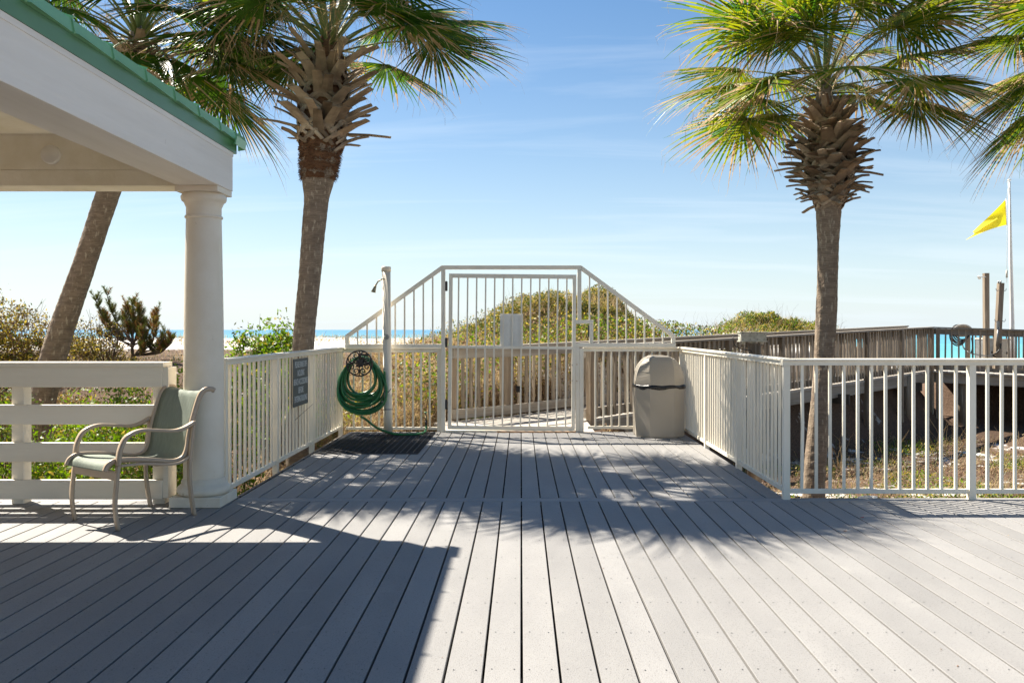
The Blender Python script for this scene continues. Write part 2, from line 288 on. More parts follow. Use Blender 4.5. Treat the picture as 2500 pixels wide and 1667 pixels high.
def rmp(src, p0, c0, p1, c1):
    r = N.new('ShaderNodeValToRGB'); r.color_ramp.elements[0].position = p0; r.color_ramp.elements[1].position = p1; r.color_ramp.elements[0].color = (*c0, 1); r.color_ramp.elements[1].color = (*c1, 1); L.new(src, r.inputs[0]); return r
na = nz(3); ad = N.new('ShaderNodeMath'); ad.operation = 'ADD'; L.new(an.outputs['Fac'], ad.inputs[0]); ms_ = N.new('ShaderNodeMath'); ms_.operation = 'MULTIPLY_ADD'; ms_.inputs[1].default_value = 1.6; ms_.inputs[2].default_value = -.8; L.new(na.outputs[0], ms_.inputs[0]); L.new(ms_.outputs[0], ad.inputs[1])
fac = rmp(ad.outputs[0], .42, (0, 0, 0), .60, (1, 1, 1))
sand = rmp(nz(1.3).outputs[0], .3, (.60, .57, .52), .7, (.72, .70, .66)); lit = rmp(nz(38, 8, .75).outputs[0], .32, (.035, .023, .016), .72, (.20, .13, .09))
mx = N.new('ShaderNodeMix'); mx.data_type = 'RGBA'; L.new(fac.outputs[0], mx.inputs[0]); L.new(sand.outputs[0], mx.inputs[6]); L.new(lit.outputs[0], mx.inputs[7]); L.new(mx.outputs[2], b.inputs['Base Color'])
bp = N.new('ShaderNodeBump'); bp.inputs['Strength'].default_value = .8; bp.inputs['Distance'].default_value = .04; L.new(nz(9, 8, .7).outputs[0], bp.inputs['Height']); L.new(bp.outputs[0], b.inputs['Normal'])
me.materials.append(gm); g = bpy.data.objects.new('sand_ground', me); C.objects.link(g); tag(g, kind='structure')

sm_ = bpy.data.materials.new('gulf_water'); sm_.use_nodes = True; nt = sm_.node_tree; N = nt.nodes; L = nt.links; b = N['Principled BSDF']; b.inputs['Roughness'].default_value = .3; b.inputs['Specular IOR Level'].default_value = .25; b.inputs['IOR'].default_value = 1.33
tc = N.new('ShaderNodeTexCoord'); sx = N.new('ShaderNodeSeparateXYZ'); L.new(tc.outputs['Object'], sx.inputs[0]); 
mr = N.new('ShaderNodeMapRange'); mr.inputs[1].default_value = 120; mr.inputs[2].default_value = 1300; L.new(sx.outputs[1], mr.inputs[0])
r = N.new('ShaderNodeValToRGB'); e = r.color_ramp.elements; e[0].position = 0; e[0].color = (.10, .38, .37, 1); e[1].position = 1; e[1].color = (.055, .20, .33, 1); k = e.new(.18); k.color = (.06, .29, .36, 1)
L.new(mr.outputs[0], r.inputs[0]); 
mp = N.new('ShaderNodeMapping'); mp.inputs['Scale'].default_value = (.0035, .02, 1); L.new(tc.outputs['Object'], mp.inputs[0]); nb = N.new('ShaderNodeTexNoise'); nb.inputs['Scale'].default_value = 1; nb.inputs['Detail'].default_value = 3; L.new(mp.outputs[0], nb.inputs[0])
hv = N.new('ShaderNodeHueSaturation'); mr2 = N.new('ShaderNodeMapRange'); mr2.inputs[1].default_value = .3; mr2.inputs[2].default_value = .7; mr2.inputs[3].default_value = .8; mr2.inputs[4].default_value = 1.25; L.new(nb.outputs[0], mr2.inputs[0]); L.new(mr2.outputs[0], hv.inputs['Value']); L.new(r.outputs[0], hv.inputs['Color']); L.new(hv.outputs[0], b.inputs['Base Color'])
nw = N.new('ShaderNodeTexNoise'); nw.inputs['Scale'].default_value = .35; nw.inputs['Detail'].default_value = 5; mp2 = N.new('ShaderNodeMapping'); mp2.inputs['Scale'].default_value = (.3, 1, 1); L.new(tc.outputs['Object'], mp2.inputs[0]); L.new(mp2.outputs[0], nw.inputs[0])
bp = N.new('ShaderNodeBump'); bp.inputs['Strength'].default_value = .25; bp.inputs['Distance'].default_value = .3; L.new(nw.outputs[0], bp.inputs['Height']); L.new(bp.outputs[0], b.inputs['Normal'])
me = bpy.data.meshes.new('sea'); S_ = 70000
me.from_pydata([(-S_, 60, 0), (S_, 60, 0), (S_, S_, 0), (-S_, S_, 0)], [], [(0, 1, 2, 3)]); me.materials.append(sm_); o = bpy.data.objects.new('sea', me); C.objects.link(o); o.location = (0, 0, -3.7); tag(o, kind='structure')

# ---------------------------------------------------------------- deck
DECKL, DECKR, YB, YF = -2.275, 2.02, 11.06, 6.565
PITCH = .1457
deck = tag(put('deck', None, (0, 6, 0)), kind='structure')
def board_mesh(name, ln, wd=.1357, th=.030, c=.002):
    m = MB(); h = wd / 2
    sec = [(-h, -th), (h, -th), (h, -c), (h - c, 0), (-h + c, 0), (-h, -c)]
    vs = [(x, y, z) for y in (0, ln) for x, z in sec]; n = 6
    m.add(vs, [(j, (j + 1) % n, n + (j + 1) % n, n + j) for j in range(n)] + [tuple(range(n))[::-1], tuple(range(n, 2 * n))]); return m.mesh(name, 'deck_composite')
fb = board_mesh('board', YF + 3.0); bb = board_mesh('board', YB - 6.715)
x0 = .003 + PITCH / 2
for k in range(-46, 42):
    put('board', fb, (x0 + k * PITCH, -3.0, random.uniform(-.0012, .0005)), deck)
for k in range(-40, 40):
    x = x0 + k * PITCH
    if DECKL + .05 < x < DECKR - .03: put('board', bb, (x, 6.715, random.uniform(-.0012, .0005)), deck)
cb_ = board_mesh('board', 4.18 + .1); put('board', cb_, (-2.18, 6.64, .0), deck, rot=(0, 0, R(-90)))
sm1 = board_mesh('board', 4.5); put('board', sm1, (-6.7, 6.64, -.001), deck, rot=(0, 0, R(-90)))
sm2 = board_mesh('board', 4.2); put('board', sm2, (2.108, 6.64, -.001), deck, rot=(0, 0, R(-90)))
m = MB()
m.box(-6.75, 6.3, 6.69, 6.712, -.26, -.033); o = m.build('rim_joist', 'dark_joist', deck)
for y in np.arange(-2.8, 6.4, .4064): m.v, m.f, m.m, m.sm = [], [], [], []; m.box(-6.7, 6.2, y - .02, y + .02, -.2, -.032); m.build('joist', 'dark_joist', deck)
for y in np.arange(6.95, 11.0, .4064): m.v, m.f, m.m, m.sm = [], [], [], []; m.box(DECKL + .02, DECKR - .02, y - .02, y + .02, -.2, -.032); m.build('joist', 'dark_joist', deck)
for x in (DECKL + .012, DECKR - .012): m.v, m.f, m.m, m.sm = [], [], [], []; m.box(x - .011, x + .011, 6.73, 11.0, -.22, -.034); m.build('rim_joist', 'old_wood_flat', deck)
m = MB(); m.box(DECKL + .03, DECKR - .03, 11.005, 11.04, -.24, -.034); m.build('rim_joist', 'old_wood_flat', deck)
m = MB()                                          # screw heads, two per board on every joist
for y in list(np.arange(2.10, 6.4, .4064)) + list(np.arange(6.95, 11.0, .4064)):
    for k in range(-46, 42):
        for sx_ in (-.042, .042):
            x = x0 + k * PITCH + sx_ + random.uniform(-.004, .004); yy = y + random.uniform(-.008, .008)
            if y > 6.5 and not (DECKL + .1 < x < DECKR - .1): continue
            if abs(x) > y * .62 + .3: continue
            m.add([(x + .0036 * math.cos(a), yy + .0036 * math.sin(a), .0012) for a in np.linspace(0, 5.236, 6)], [(0, 1, 2, 3, 4, 5)])
o = m.build('screw_heads', 'screw', deck); tag(o, kind='stuff')

# ---------------------------------------------------------------- metal fences round the deck
PK = {}
def picket_mesh(z0, z1, wx=.021, wy=.020, m_='cream_paint', bend=0):
    key = (round(z0, 3), round(z1, 3), wx, wy, m_, bend)
    if key not in PK:
        m = MB()
        if bend: m.beam((0, 0, z0), (bend, 0, (z0 + z1) / 2), wy, wx, up=(1, 0, 0)); m.beam((bend, 0, (z0 + z1) / 2), (0, 0, z1), wy, wx, up=(1, 0, 0))
        else: m.box(-wx / 2, wx / 2, -wy / 2, wy / 2, z0, z1)
        PK[key] = m.mesh('picket', m_)
    return PK[key]
def fence_run(th, A, B, posts, npk, zt=1.08, zb0=.045, zb1=.078, post_ends=(True, True), pw=.05, side_out=None):
    """A, B: ends on the ground plane (x, y); posts: fractions along the run"""
    A = Vector((A[0], A[1], 0)); B = Vector((B[0], B[1], 0)); d = (B - A).normalized(); L_ = (B - A).length; s_ = Vector((d.y, -d.x, 0)); ang = math.atan2(d.y, d.x)
    m = MB(); up = Vector((0, 0, 1))
    sec = [(-.030, -.052), (.030, -.052), (.030, -.020), (.045, -.016), (.045, -.006), (.034, 0), (-.034, 0), (-.045, -.006), (-.045, -.016), (-.030, -.020)]
    n = len(sec); vs = [tuple(Q + s_ * a + up * (zt + b)) for Q in (A - d * .035, B + d * .035) for a, b in sec]
    m.add(vs, [(j, (j + 1) % n, n + (j + 1) % n, n + j) for j in range(n)] + [tuple(range(n))[::-1], tuple(range(n, 2 * n))]); m.build('top_rail', 'cream_paint', th)
    pos = [f * L_ for f in posts]
    for i in range(len(pos) - 1):
        a = A + d * (pos[i] + pw / 2 - .001); b = A + d * (pos[i + 1] - pw / 2 + .001); m = MB(); m.beam(a + up * (zb0 + zb1) / 2, b + up * (zb0 + zb1) / 2, .032, zb1 - zb0); m.build('bottom_rail', 'cream_paint', th)
        k = npk[i] if isinstance(npk, (list, tuple)) else npk; sp_ = (pos[i + 1] - pos[i] - .03) / (k + 1)
        for j in range(k):
            q = A + d * (pos[i] + .015 + sp_ * (j + 1) + random.uniform(-.003, .003)); bend = 0.006 if random.random() < .06 else 0
            put('picket', picket_mesh(zb1 - .004, zt - .05, bend=bend), q, th, rot=(random.gauss(0, .0016), random.gauss(0, .0016), ang))
    pm = MB(); pm.box(-pw / 2, pw / 2, -pw / 2, pw / 2, -.06, zt - .0525); pme = pm.mesh('post', 'cream_paint')
    for i, p in enumerate(pos):
        if (i == 0 and not post_ends[0]) or (i == len(pos) - 1 and not post_ends[1]): continue
        put('post', pme, A + d * p, th, rot=(0, 0, ang))
YG = 11.08
t = thing('fence', (4.1, 6.64, 0), 'cream metal picket fence along the front deck edge on the right, facing the camera', 'fence', 'cream picket fences around the deck')
Lr = 4 * 1.424; fence_run(t, (2.037, 6.66), (2.037 + Lr, 6.66), [i / 4 for i in range(5)], 12)
t = thing('fence', (2.05, 8.9, 0), 'cream picket fence receding behind the trash can on the right deck side', 'fence', 'cream picket fences around the deck')
fence_run(t, (2.047, 6.74), (2.047, 11.05), [-.0, 1.405 / 4.31, 2.81 / 4.31, 1], [12, 12, 13], post_ends=(False, True))
t = thing('fence', (-2.3, 8.9, 0), 'cream picket fence behind the column that carries the dark rinse sign', 'fence', 'cream picket fences around the deck')
fence_run(t, (-2.30, 6.70), (-2.30, 11.05), [0, 1.42 / 4.35, 2.82 / 4.35, 1], [10, 10, 11])
t = thing('fence', (-1.7, YG, 0), 'short cream picket fence behind the green hose, left of the gate', 'fence', 'cream picket fences around the deck')
fence_run(t, (-2.26, YG), (-1.045, YG), [0, 1], 10, zt=1.064, zb0=.025, zb1=.058, post_ends=(False, True))
t = thing('fence', (1.4, YG, 0), 'short cream picket fence right of the gate, partly hidden by the trash can', 'fence', 'cream picket fences around the deck')
fence_run(t, (.83, YG), (2.0, YG), [0, 1], 10, zt=1.075, zb0=.036, zb1=.07, post_ends=(False, False))

# ---------------------------------------------------------------- gateway
gw = thing('gateway', (-.1, YG, 0), 'cream steel gateway arch with sloped side panels and closed barred gate', 'gate')
gy = YG - .045
def bar(x0, x1, z0, z1, nm='frame_bar', par=gw, y=gy, t_=.05, mt='steel_paint', bevel=.003):
    m = MB(); m.box(x0, x1, y - t_ / 2, y + t_ / 2, z0, z1); return m.build(nm, mt, par, bevel=bevel)
bar(-1.015, -.964, .0, 2.065, 'post'); bar(.719, .768, 1.428, 2.065, 'post'); bar(-1.013, .766, 2.067, 2.118, 'top_bar')
bar(.692, .92, 1.377, 1.426, 'latch_housing_bar'); bar(.868, .919, 1.1325, 1.375, 'latch_housing_bar', t_=.046)
bar(.694, 1.967, 1.081, 1.131, 'panel_base_bar'); bar(.694, .742, .0, 1.079, 'post'); bar(.7435, .796, .0, 1.062, 'post', t_=.046)
bar(1.915, 1.965, 1.133, 1.232, 'end_bar'); bar(-2.239, -1.017, 1.066, 1.117, 'panel_base_bar'); bar(-2.239, -2.189, 1.119, 1.23, 'end_bar')
def slope(p, q):
    m = MB(); (xa, za), (xb, zb) = p, q; d = Vector((xb - xa, 0, zb - za)).normalized(); n = Vector((-d.z, 0, d.x)); n = n if n.z < 0 else -n; n = n * .052
    y0, y1 = gy - .024, gy + .024
    v = [(xa, y0, za), (xb, y0, zb), (xb + n.x * 0, y0, zb - .062), (xa, y0, za - .062)]
    v2 = [(a, y1, c) for a, _, c in v]; m.add(v + v2, [(0, 1, 2, 3), (7, 6, 5, 4), (0, 4, 5, 1), (1, 5, 6, 2), (2, 6, 7, 3), (3, 7, 4, 0)]); m.build('sloped_bar', 'steel_paint', gw)
slope((.7685, 2.115), (1.965, 1.2345)); slope((-1.0155, 2.113), (-2.237, 1.2325))
for i in range(9):
    x = -2.08 + i * .1194; z1 = 1.2325 + (x + 2.237) / (2.237 - 1.0155) * (2.113 - 1.2325) - .058
    m = MB(); m.box(x - .0095, x + .0095, gy - .01, gy + .01, 1.116, z1); m.build('picket', 'steel_paint', gw)
for i in range(9):
    x = .873 + i * .1168; z1 = 2.115 + (x - .7685) / (1.965 - .7685) * (1.2345 - 2.115) - .058; z0 = 1.425 if i == 0 else 1.13
    m = MB(); m.box(x - .0095, x + .0095, gy - .01, gy + .01, z0, z1); m.build('picket', 'steel_paint', gw)
leaf = put('gate_leaf', None, (-.934, gy, .035), gw)
lf = lambda m, nm, mt='steel_paint', bv=0: m.build(nm, mt, leaf, bevel=bv)
m = MB(); m.box(-.934, -.888, gy - .022, gy + .022, .035, 2.015); lf(m, 'stile', bv=.003)
m = MB(); m.box(.639, .685, gy - .022, gy + .022, .035, 2.015); lf(m, 'stile', bv=.003)
m = MB(); m.box(-.887, .638, gy - .0225, gy + .0225, 1.963, 2.0145); lf(m, 'top_bar')
m = MB(); m.box(-.887, .638, gy - .0225, gy + .0225, .0355, .086); lf(m, 'bottom_bar')
m = MB(); m.box(-.887, .638, gy - .018, gy + .018, 1.066, 1.1); lf(m, 'middle_bar')
for i in range(13):
    x = -.812 + i * .1148
    m = MB(); m.box(x - .0095, x + .0095, gy - .0095, gy + .0095, .085, 1.067); lf(m, 'picket')
    m = MB(); m.box(x - .0095, x + .0095, gy - .0095, gy + .0095, 1.099, 1.964); lf(m, 'picket')
m = MB(); m.box(-.28, .012, gy + .0105, gy + .0135, 1.101, 1.511)
for x in np.arange(-.262, .0, .0125): m.box(x - .0014, x + .0014, gy + .0085, gy + .0104, 1.104, 1.508)
lf(m, 'shield_plate', 'white_plastic')
m = MB()
for z in (.84, .66): m.lathe([(0, .0), (.012, .0), (.012, .008), (0, .010)], (0, 0, 0), 10)
leaf.rotation_euler = (0, R(.55), 0)
for z0, z1 in ((1.795, 1.914), (1.08, 1.196), (.297, .412)):
    m = MB(); m.box(-.9635, -.9355, gy - .02, gy + .012, z0, z1); m.tube([(-.949, gy - .024, z0 - .004), (-.949, gy - .024, z1 + .004)], .008, 8); m.build('hinge', 'black_iron', gw)
m = MB(); m.box(.852, .8665, gy - .01, gy + .02, 1.21, 1.36); m.build('latch_strip', 'black_iron', gw)
for x, z in ((.71, .86), (.71, .65), (.65, .85), (.65, .655)):
    m = MB(); m.tube([(x, gy - .0255, z), (x, gy - .034, z)], .0075, 8); m.build('bolt', 'frond_dry' if x > .7 else 'grey_metal', gw)
m = MB(); m.box(-.96, .70, YG - .105, YG + .09, .001, .022); m.build('threshold', 'cream_paint', gw, bevel=.004)
m = MB(); m.box(-.3, .69, YG - .125, YG - .107, .001, .014); m.build('threshold_strip', 'leaf_tan', gw)

# ---------------------------------------------------------------- building: roof, beams, column
bd = thing('porch_building', (-2.383, 6.51, 0), 'cream porch corner with round column, heavy beams and green metal roof edge', 'building')
YE = 6.667
def prism(m, poly, y0, y1):      # poly in x,z
    n = len(poly); vs = [(x, y0, z) for x, z in poly] + [(x, y1, z) for x, z in poly]
    m.add(vs, [tuple(range(n)), tuple(range(n, 2 * n))[::-1]] + [(j, n + j, n + (j + 1) % n, (j + 1) % n) for j in range(n)]); return m
m = MB(); m.box(-2.535, -2.218, -5, YE, 2.361, 2.661); m.build('side_beam', 'beam_paint', bd, bevel=.004)
m = MB(); m.box(-2.2175, -2.2135, -5, YE + .001, 2.628, 2.66); m.build('trim_strip', 'beam_paint', bd)
m = MB(); m.box(-12, -2.536, 6.39, 6.66, 2.361, 2.478); m.build('back_beam', 'ceiling_paint', bd, bevel=.004)
m = MB(); m.box(-12, -2.536, 6.385, 6.41, 2.4785, 2.80); m.build('gable_panel', 'ceiling_paint', bd)
m = MB(); m.box(-12, -2.536, -5, 6.3845, 2.74, 2.76); m.build('ceiling', 'ceiling_paint', bd)
m = MB(); m.box(-2.73, -2.536, -5, 6.384, 2.60, 2.615); 
m = MB(); m.lathe([(0, .034), (.062, .032), (.070, .024), (.071, 0)], (0, 0, 0), 32)
m.v = [(-3.458 + x, 6.385 - z, 2.588 + y) for x, y, z in m.v]; m.build('round_cover', 'white_plastic', bd)
# roof edge
m = MB(); m.box(-2.245, -2.208, -5, YE + .06, 2.6615, 2.752); m.build('fascia', 'green_fascia_shaded', bd)
roof = put('roof', None, (-2.2, 6.7, 2.76), bd); y = YE + .08; k = 0
PITCHR = math.tan(R(20)); W_ = .416
while y > -4.6:
    ya = y - W_; m = MB()
    prism(m, [(-2.206, 2.7535), (-2.194, 2.757), (-2.206, 2.824), (-2.218, 2.828), (-7.6, 2.828 + 5.38 * PITCHR), (-7.6, 2.80 + 5.38 * PITCHR), (-2.23, 2.798), (-2.226, 2.7535)], ya + .0015, y - .0015)
    m.build('roof_panel', 'green_metal', roof)
    m = MB(); m.add([(-2.1935, ya + .004, 2.7568), (-2.1935, y - .02, 2.7568), (-2.168, ya + .004, 2.750), (-2.1935, ya + .004, 2.7545), (-2.1935, y - .02, 2.7545), (-2.168, ya + .004, 2.7478)], [(0, 1, 2), (5, 4, 3), (0, 2, 5, 3), (1, 0, 3, 4), (2, 1, 4, 5)]); m.build('drip_lip', 'green_metal', roof)
    m = MB(); prism(m, [(-2.192, 2.750), (-2.186, 2.762), (-2.199, 2.826), (-2.192, 2.836), (-2.225, 2.846), (-7.6, 2.846 + 5.38 * PITCHR), (-7.6, 2.83 + 5.38 * PITCHR), (-2.22, 2.83), (-2.21, 2.752)], ya - .006, ya + .006); m.build('standing_seam', 'green_metal', roof)
    y = ya; k += 1
m = MB(); prism(m, [(-2.205, 2.69), (-2.15, 2.698), (-2.138, 2.76), (-2.155, 2.79), (-2.205, 2.836)], YE + .0815, YE + .086); prism(m, [(-2.16, 2.70), (-2.15, 2.698), (-2.138, 2.76), (-2.155, 2.79), (-2.165, 2.785), (-2.150, 2.76)], YE - .14, YE + .081); m.build('end_cap', 'green_metal', roof)
m = MB(); m.box(-12, -7.3, -5, YE + .1, 2.9, 4.85); prism(m, [(-7.6, 2.8), (-2.3, 2.77), (-2.3, 2.79), (-7.6, 4.7)], YE + .01, YE + .04); m.build('gable_wall', 'ceiling_paint', bd)
# column
cl = put('column', None, (-2.383, 6.51, 0), bd); cx, cy = -2.383, 6.51
m = MB(); m.box(cx - .188, cx + .188, cy - .188, cy + .188, .001, .0745); m.build('plinth', 'worn_paint', cl, bevel=.004)
m = MB(); m.lathe([(.10, .0745), (.165, .0745), (.182, .082), (.192, .100), (.192, .118), (.184, .134), (.172, .142), (.168, .148), (.160, .152), (.160, .172), (.154, .184), (.148, .195)], (cx, cy, 0), 48); m.build('base_ring', 'worn_paint', cl)
pr = []
for i in range(17):
    tt = i / 16; z = .195 + tt * (2.13 - .195); r_ = .1455 if tt < .33 else .1455 - (.1455 - .127) * ((tt - .33) / .67) ** 1.5; pr.append((r_, z))
m = MB(); m.lathe(pr, (cx, cy, 0), 48); m.build('shaft', 'column_paint', cl)
m = MB(); m.lathe([(.127, 2.13), (.134, 2.133), (.138, 2.142), (.134, 2.151), (.127, 2.154)], (cx, cy, 0), 48); m.build('neck_ring', 'column_paint', cl)
m = MB(); m.lathe([(.127, 2.154), (.127, 2.215), (.134, 2.228), (.140, 2.243), (.143, 2.252), (.158, 2.262), (.164, 2.278), (.164, 2.296), (.156, 2.306), (.150, 2.316)], (cx, cy, 0), 48); m.build('capital', 'column_paint', cl)
m = MB(); m.box(cx - .158, cx + .158, cy - .158, cy + .158, 2.317, 2.3605); m.build('abacus', 'column_paint', cl, bevel=.003)

# ranch rail fence at the left
rf = thing('rail_fence', (-4.5, 6.5, 0), 'white painted four board rail fence standing behind the armchair', 'fence')
for z0, z1 in ((.873, 1.022), (.596, .742), (.318, .461), (.040, .184)):
    m = MB(); m.box(-8.2, -2.665, 6.44, 6.478, z0, z1); m.build('rail', 'white_paint', rf, bevel=.004)
m = MB(); m.box(-8.2, -2.655, 6.425, 6.60, 1.0225, 1.059); m.build('cap_rail', 'white_paint', rf, bevel=.005)
for x in (-2.71, -3.765, -4.82, -5.87, -6.93, -7.98):
    m = MB(); m.box(x - .045, x + .045, 6.4785, 6.585, -.001, 1.022); m.build('post', 'white_paint', rf, bevel=.003)
m = MB(); m.box(-2.664, -2.625, 6.445, 6.60, .05, 1.02); m.build('end_board', 'white_paint', rf)

# ---------------------------------------------------------------- rinse sign on the left fence
sx = -2.262
sg = thing('rinse_sign', (sx, 8.9, .53), 'dark slate sign with white capitals on the left fence, asking to rinse off', 'sign')
m = MB(); m.box(sx, sx + .004, 8.59, 9.185, .527, 1.008); m.build('panel', 'sign_slate', sg)
for i, (tx, tw) in enumerate((('PLEASE RINSE OFF', .47), ('INCLUDING', .27), ('BEACH ACCESSORIES', .56), ('BEFORE', .20), ('ENTERING BUILDING', .50))):
    cu = bpy.data.curves.new('lettering', 'FONT'); cu.body = tx; cu.size = .098; cu.align_x = 'CENTER'; cu.align_y = 'CENTER'; cu.offset = .0012; cu.extrude = .0006; cu.materials.append(MATS['sign_white'])
    o = bpy.data.objects.new('lettering', cu); C.objects.link(o); bpy.context.view_layer.update(); me = bpy.data.meshes.new_from_object(o); wx_ = o.dimensions.x; bpy.data.objects.remove(o)
    put('lettering', me, (sx + .0048, 8.8875, .945 - i * .087), sg, rot=(R(90), 0, R(90)), scale=(tw / max(wx_, .01), .88, 1))
for y, z in ((8.605, .985), (9.17, .985), (8.605, .55), (9.17, .55)):
    m = MB(); m.tube([(sx + .004, y, z), (sx + .0075, y, z)], .006, 8); m.build('screw', 'screw', sg)

# ---------------------------------------------------------------- shower post
sh = thing('shower_post', (-1.67, 10.88, 0), 'tall cream outdoor shower post with brass head left of the gate', 'shower')
top = Vector((-1.693, 10.88, 2.04)); bot = Vector((-1.668, 10.88, 0))
m = MB(); m.tube([bot, bot.lerp(top, .24), bot.lerp(top, .2401), top], [.056, .0555, .0535, .0535], 24); m.build('post', 'column_paint', sh)
m = MB(); m.lathe([(.0545, 0), (.060, 0), (.060, .052), (.054, .062), (.0, .064)], (top.x, top.y, 2.03), 24); m.build('cap', 'column_paint', sh)
m = MB(); a = Vector((top.x - .012, 10.823, 1.932)); m.tube([a + Vector((0, .03, 0)), a, a + Vector((-.035, -.022, -.004)), a + Vector((-.075, -.03, -.03)), a + Vector((-.108, -.035, -.085))], .0085, 8)
m.tube([a + Vector((-.104, -.035, -.078)), a + Vector((-.112, -.036, -.10)), a + Vector((-.13, -.038, -.15)), a + Vector((-.133, -.038, -.165)), a + Vector((-.134, -.038, -.168))], [.012, .016, .026, .033, .001], 14)

m.build('shower_head', 'brass', sh)
m = MB(); z = 1.21; x = -1.682
m.tube([(x, 10.828, z), (x, 10.815, z)], .034, 16); m.tube([(x, 10.815, z), (x, 10.785, z)], [.014, .018], 12); m.tube([(x - .03, 10.787, z + .002), (x + .03, 10.787, z + .002)], .007, 8)
for dz in (.032, .036): m.tube([(x - .022, 10.829, z + dz), (x - .022, 10.822, z + dz)], .004, 6)
m.build('valve_knob', 'grey_metal', sh)
m = MB(); x = -1.69; z = .485
m.tube([(x, 10.83, z), (x, 10.79, z)], .011, 10); m.tube([(x, 10.79, z + .055), (x, 10.79, z - .085)], .014, 10); m.tube([(x, 10.79, z + .03), (x + .045, 10.775, z + .045), (x + .075, 10.77, z + .085)], [.009, .008, .005], 8); m.tube([(x - .05, 10.79, z - .082), (x + .01, 10.79, z - .082)], .012, 10)
m.build('hose_tap', 'grey_metal', sh)
m = MB(); z0 = .30
m.lathe([(.0562, 0), (.0585, 0), (.0585, .011), (.0562, .011)], (bot.x - .0035, bot.y, z0), 24); m.build('strap', 'grey_metal', sh)

# ---------------------------------------------------------------- hose hanger and hose
hx, hy, hz = -2.0, 10.72, .885
hg = thing('hose_hanger', (hx, 10.95, hz), 'round black wrought iron hose hanger with scrollwork on the back fence', 'hose hanger')
m = MB(); circ = lambda r_, n=36, ph=0, cx_=hx, cz_=hz: [(cx_ + r_ * math.cos(t), hy, cz_ + r_ * math.sin(t)) for t in np.linspace(ph, ph + 2 * math.pi, n)]
m.tube(circ(.158), .0095, 8, cap=False); m.build('outer_ring', 'black_iron', hg)
def scroll(cx_, cz_, r0, ang, flip):
    pts = []
    for t in np.linspace(0, 1, 16):
        r_ = r0 * (1 - .72 * t); a = ang + flip * t * 2 * math.pi * 1.15; pts.append((cx_ + r_ * math.cos(a), hy + .004, cz_ + r_ * math.sin(a)))
    return pts
for k in range(4):
    a = math.pi / 4 + k * math.pi / 2
    for f in (-1, 1):
        aa = a + f * .36; m = MB(); m.tube(scroll(hx + .105 * math.cos(aa), hz + .105 * math.sin(aa), .043, aa, f), .0075, 6); m.build('scroll', 'black_iron', hg)
    m = MB(); m.tube([(hx, hy + .003, hz), (hx + .155 * math.cos(a - math.pi / 4), hy + .003, hz + .155 * math.sin(a - math.pi / 4))], .007, 6); m.build('spoke', 'black_iron', hg)
m = MB()
for k in range(8):
    a = k * math.pi / 4; c_ = (hx + .042 * math.cos(a), hy - .003, hz + .042 * math.sin(a)); s1 = (-math.sin(a) * .016, 0, math.cos(a) * .016)
    m.add([(hx, hy - .012, hz), (c_[0] + s1[0], hy - .006, c_[2] + s1[2]), (hx + .07 * math.cos(a), hy, hz + .07 * math.sin(a)), (c_[0] - s1[0], hy - .006, c_[2] - s1[2])], [(0, 1, 2, 3)])
    m.add([(hx, hy + .005, hz), (c_[0] + s1[0], hy + .004, c_[2] + s1[2]), (hx + .07 * math.cos(a), hy + .006, hz + .07 * math.sin(a)), (c_[0] - s1[0], hy + .004, c_[2] - s1[2])], [(3, 2, 1, 0)])
m.tube([(hx, hy - .018, hz), (hx, hy, hz)], [.008, .016], 12); m.build('rosette', 'black_iron', hg)
m = MB()
for a in np.linspace(.4, math.pi - .4, 5): m.tube([(hx + .085 * math.cos(a), hy, hz + .075 * math.sin(a)), (hx + .085 * math.cos(a), 11.04, hz + .075 * math.sin(a))], .008, 6)
m.box(hx - .05, hx + .05, 11.04, 11.06, hz - .04, hz + .11); m.build('bracket', 'black_iron', hg)
rnd = random.Random(3); m = MB(); pts = []
NL = 17
for k in range(NL):
    u = k / (NL - 1); wd = .195 + .10 * u + rnd.uniform(-.018, .018); bt = .40 + .24 * u ** 1.1 + rnd.uniform(-.025, .025); sk = rnd.uniform(-.05, .05); yy = 10.80 + .16 * ((k * 5) % NL) / NL; yy2 = yy + rnd.uniform(-.03, .03)
    for t in np.linspace(0, 2 * math.pi, 30, endpoint=False):
        z = hz + .075 - (.075 + bt) * (1 - math.cos(t)) / 2
        x = hx + wd * math.sin(t) * (1 - .25 * math.cos(t)) + sk * (1 - math.cos(t)) / 2
        pts.append((x, yy + (yy2 - yy) * math.sin(t / 2) - .10 * math.sin(t / 2) ** 2 * u, z))
hs = m.tube(pts, .0155, 10)
tail = [(hx + .02, 10.70, hz - .655), (hx + .10, 10.66, .19), (hx + .25, 10.62, .09), (hx + .45, 10.6, .028), (hx + .62, 10.6, .0215), (hx + .74, 10.64, .0215), (hx + .80, 10.76, .028), (hx + .81, 10.85, .06), (hx + .812, 10.87, .115)]
from mathutils.geometry import interpolate_bezier
def spline(pts, k=6):
    pts = [Vector(p) for p in pts]; out = []
    for i in range(len(pts) - 1):
        p0 = pts[max(i - 1, 0)]; p1 = pts[i]; p2 = pts[i + 1]; p3 = pts[min(i + 2, len(pts) - 1)]
        for j in range(k):
            t = j / k; out.append(.5 * ((2 * p1) + (p2 - p0) * t + (2 * p0 - 5 * p1 + 4 * p2 - p3) * t * t + (3 * p1 - p0 - 3 * p2 + p3) * t ** 3))
    return out + [pts[-1]]
m.tube(spline(tail), .0145, 10)
m.tube(spline([(hx + .30, 10.78, hz - .10), (hx + .315, 10.79, hz - .28), (hx + .32, 10.79, .53)]), .0125, 10)
tag(m.build('garden_hose', 'green_hose'), 'dark green garden hose coiled over the black iron hanger', 'hose')
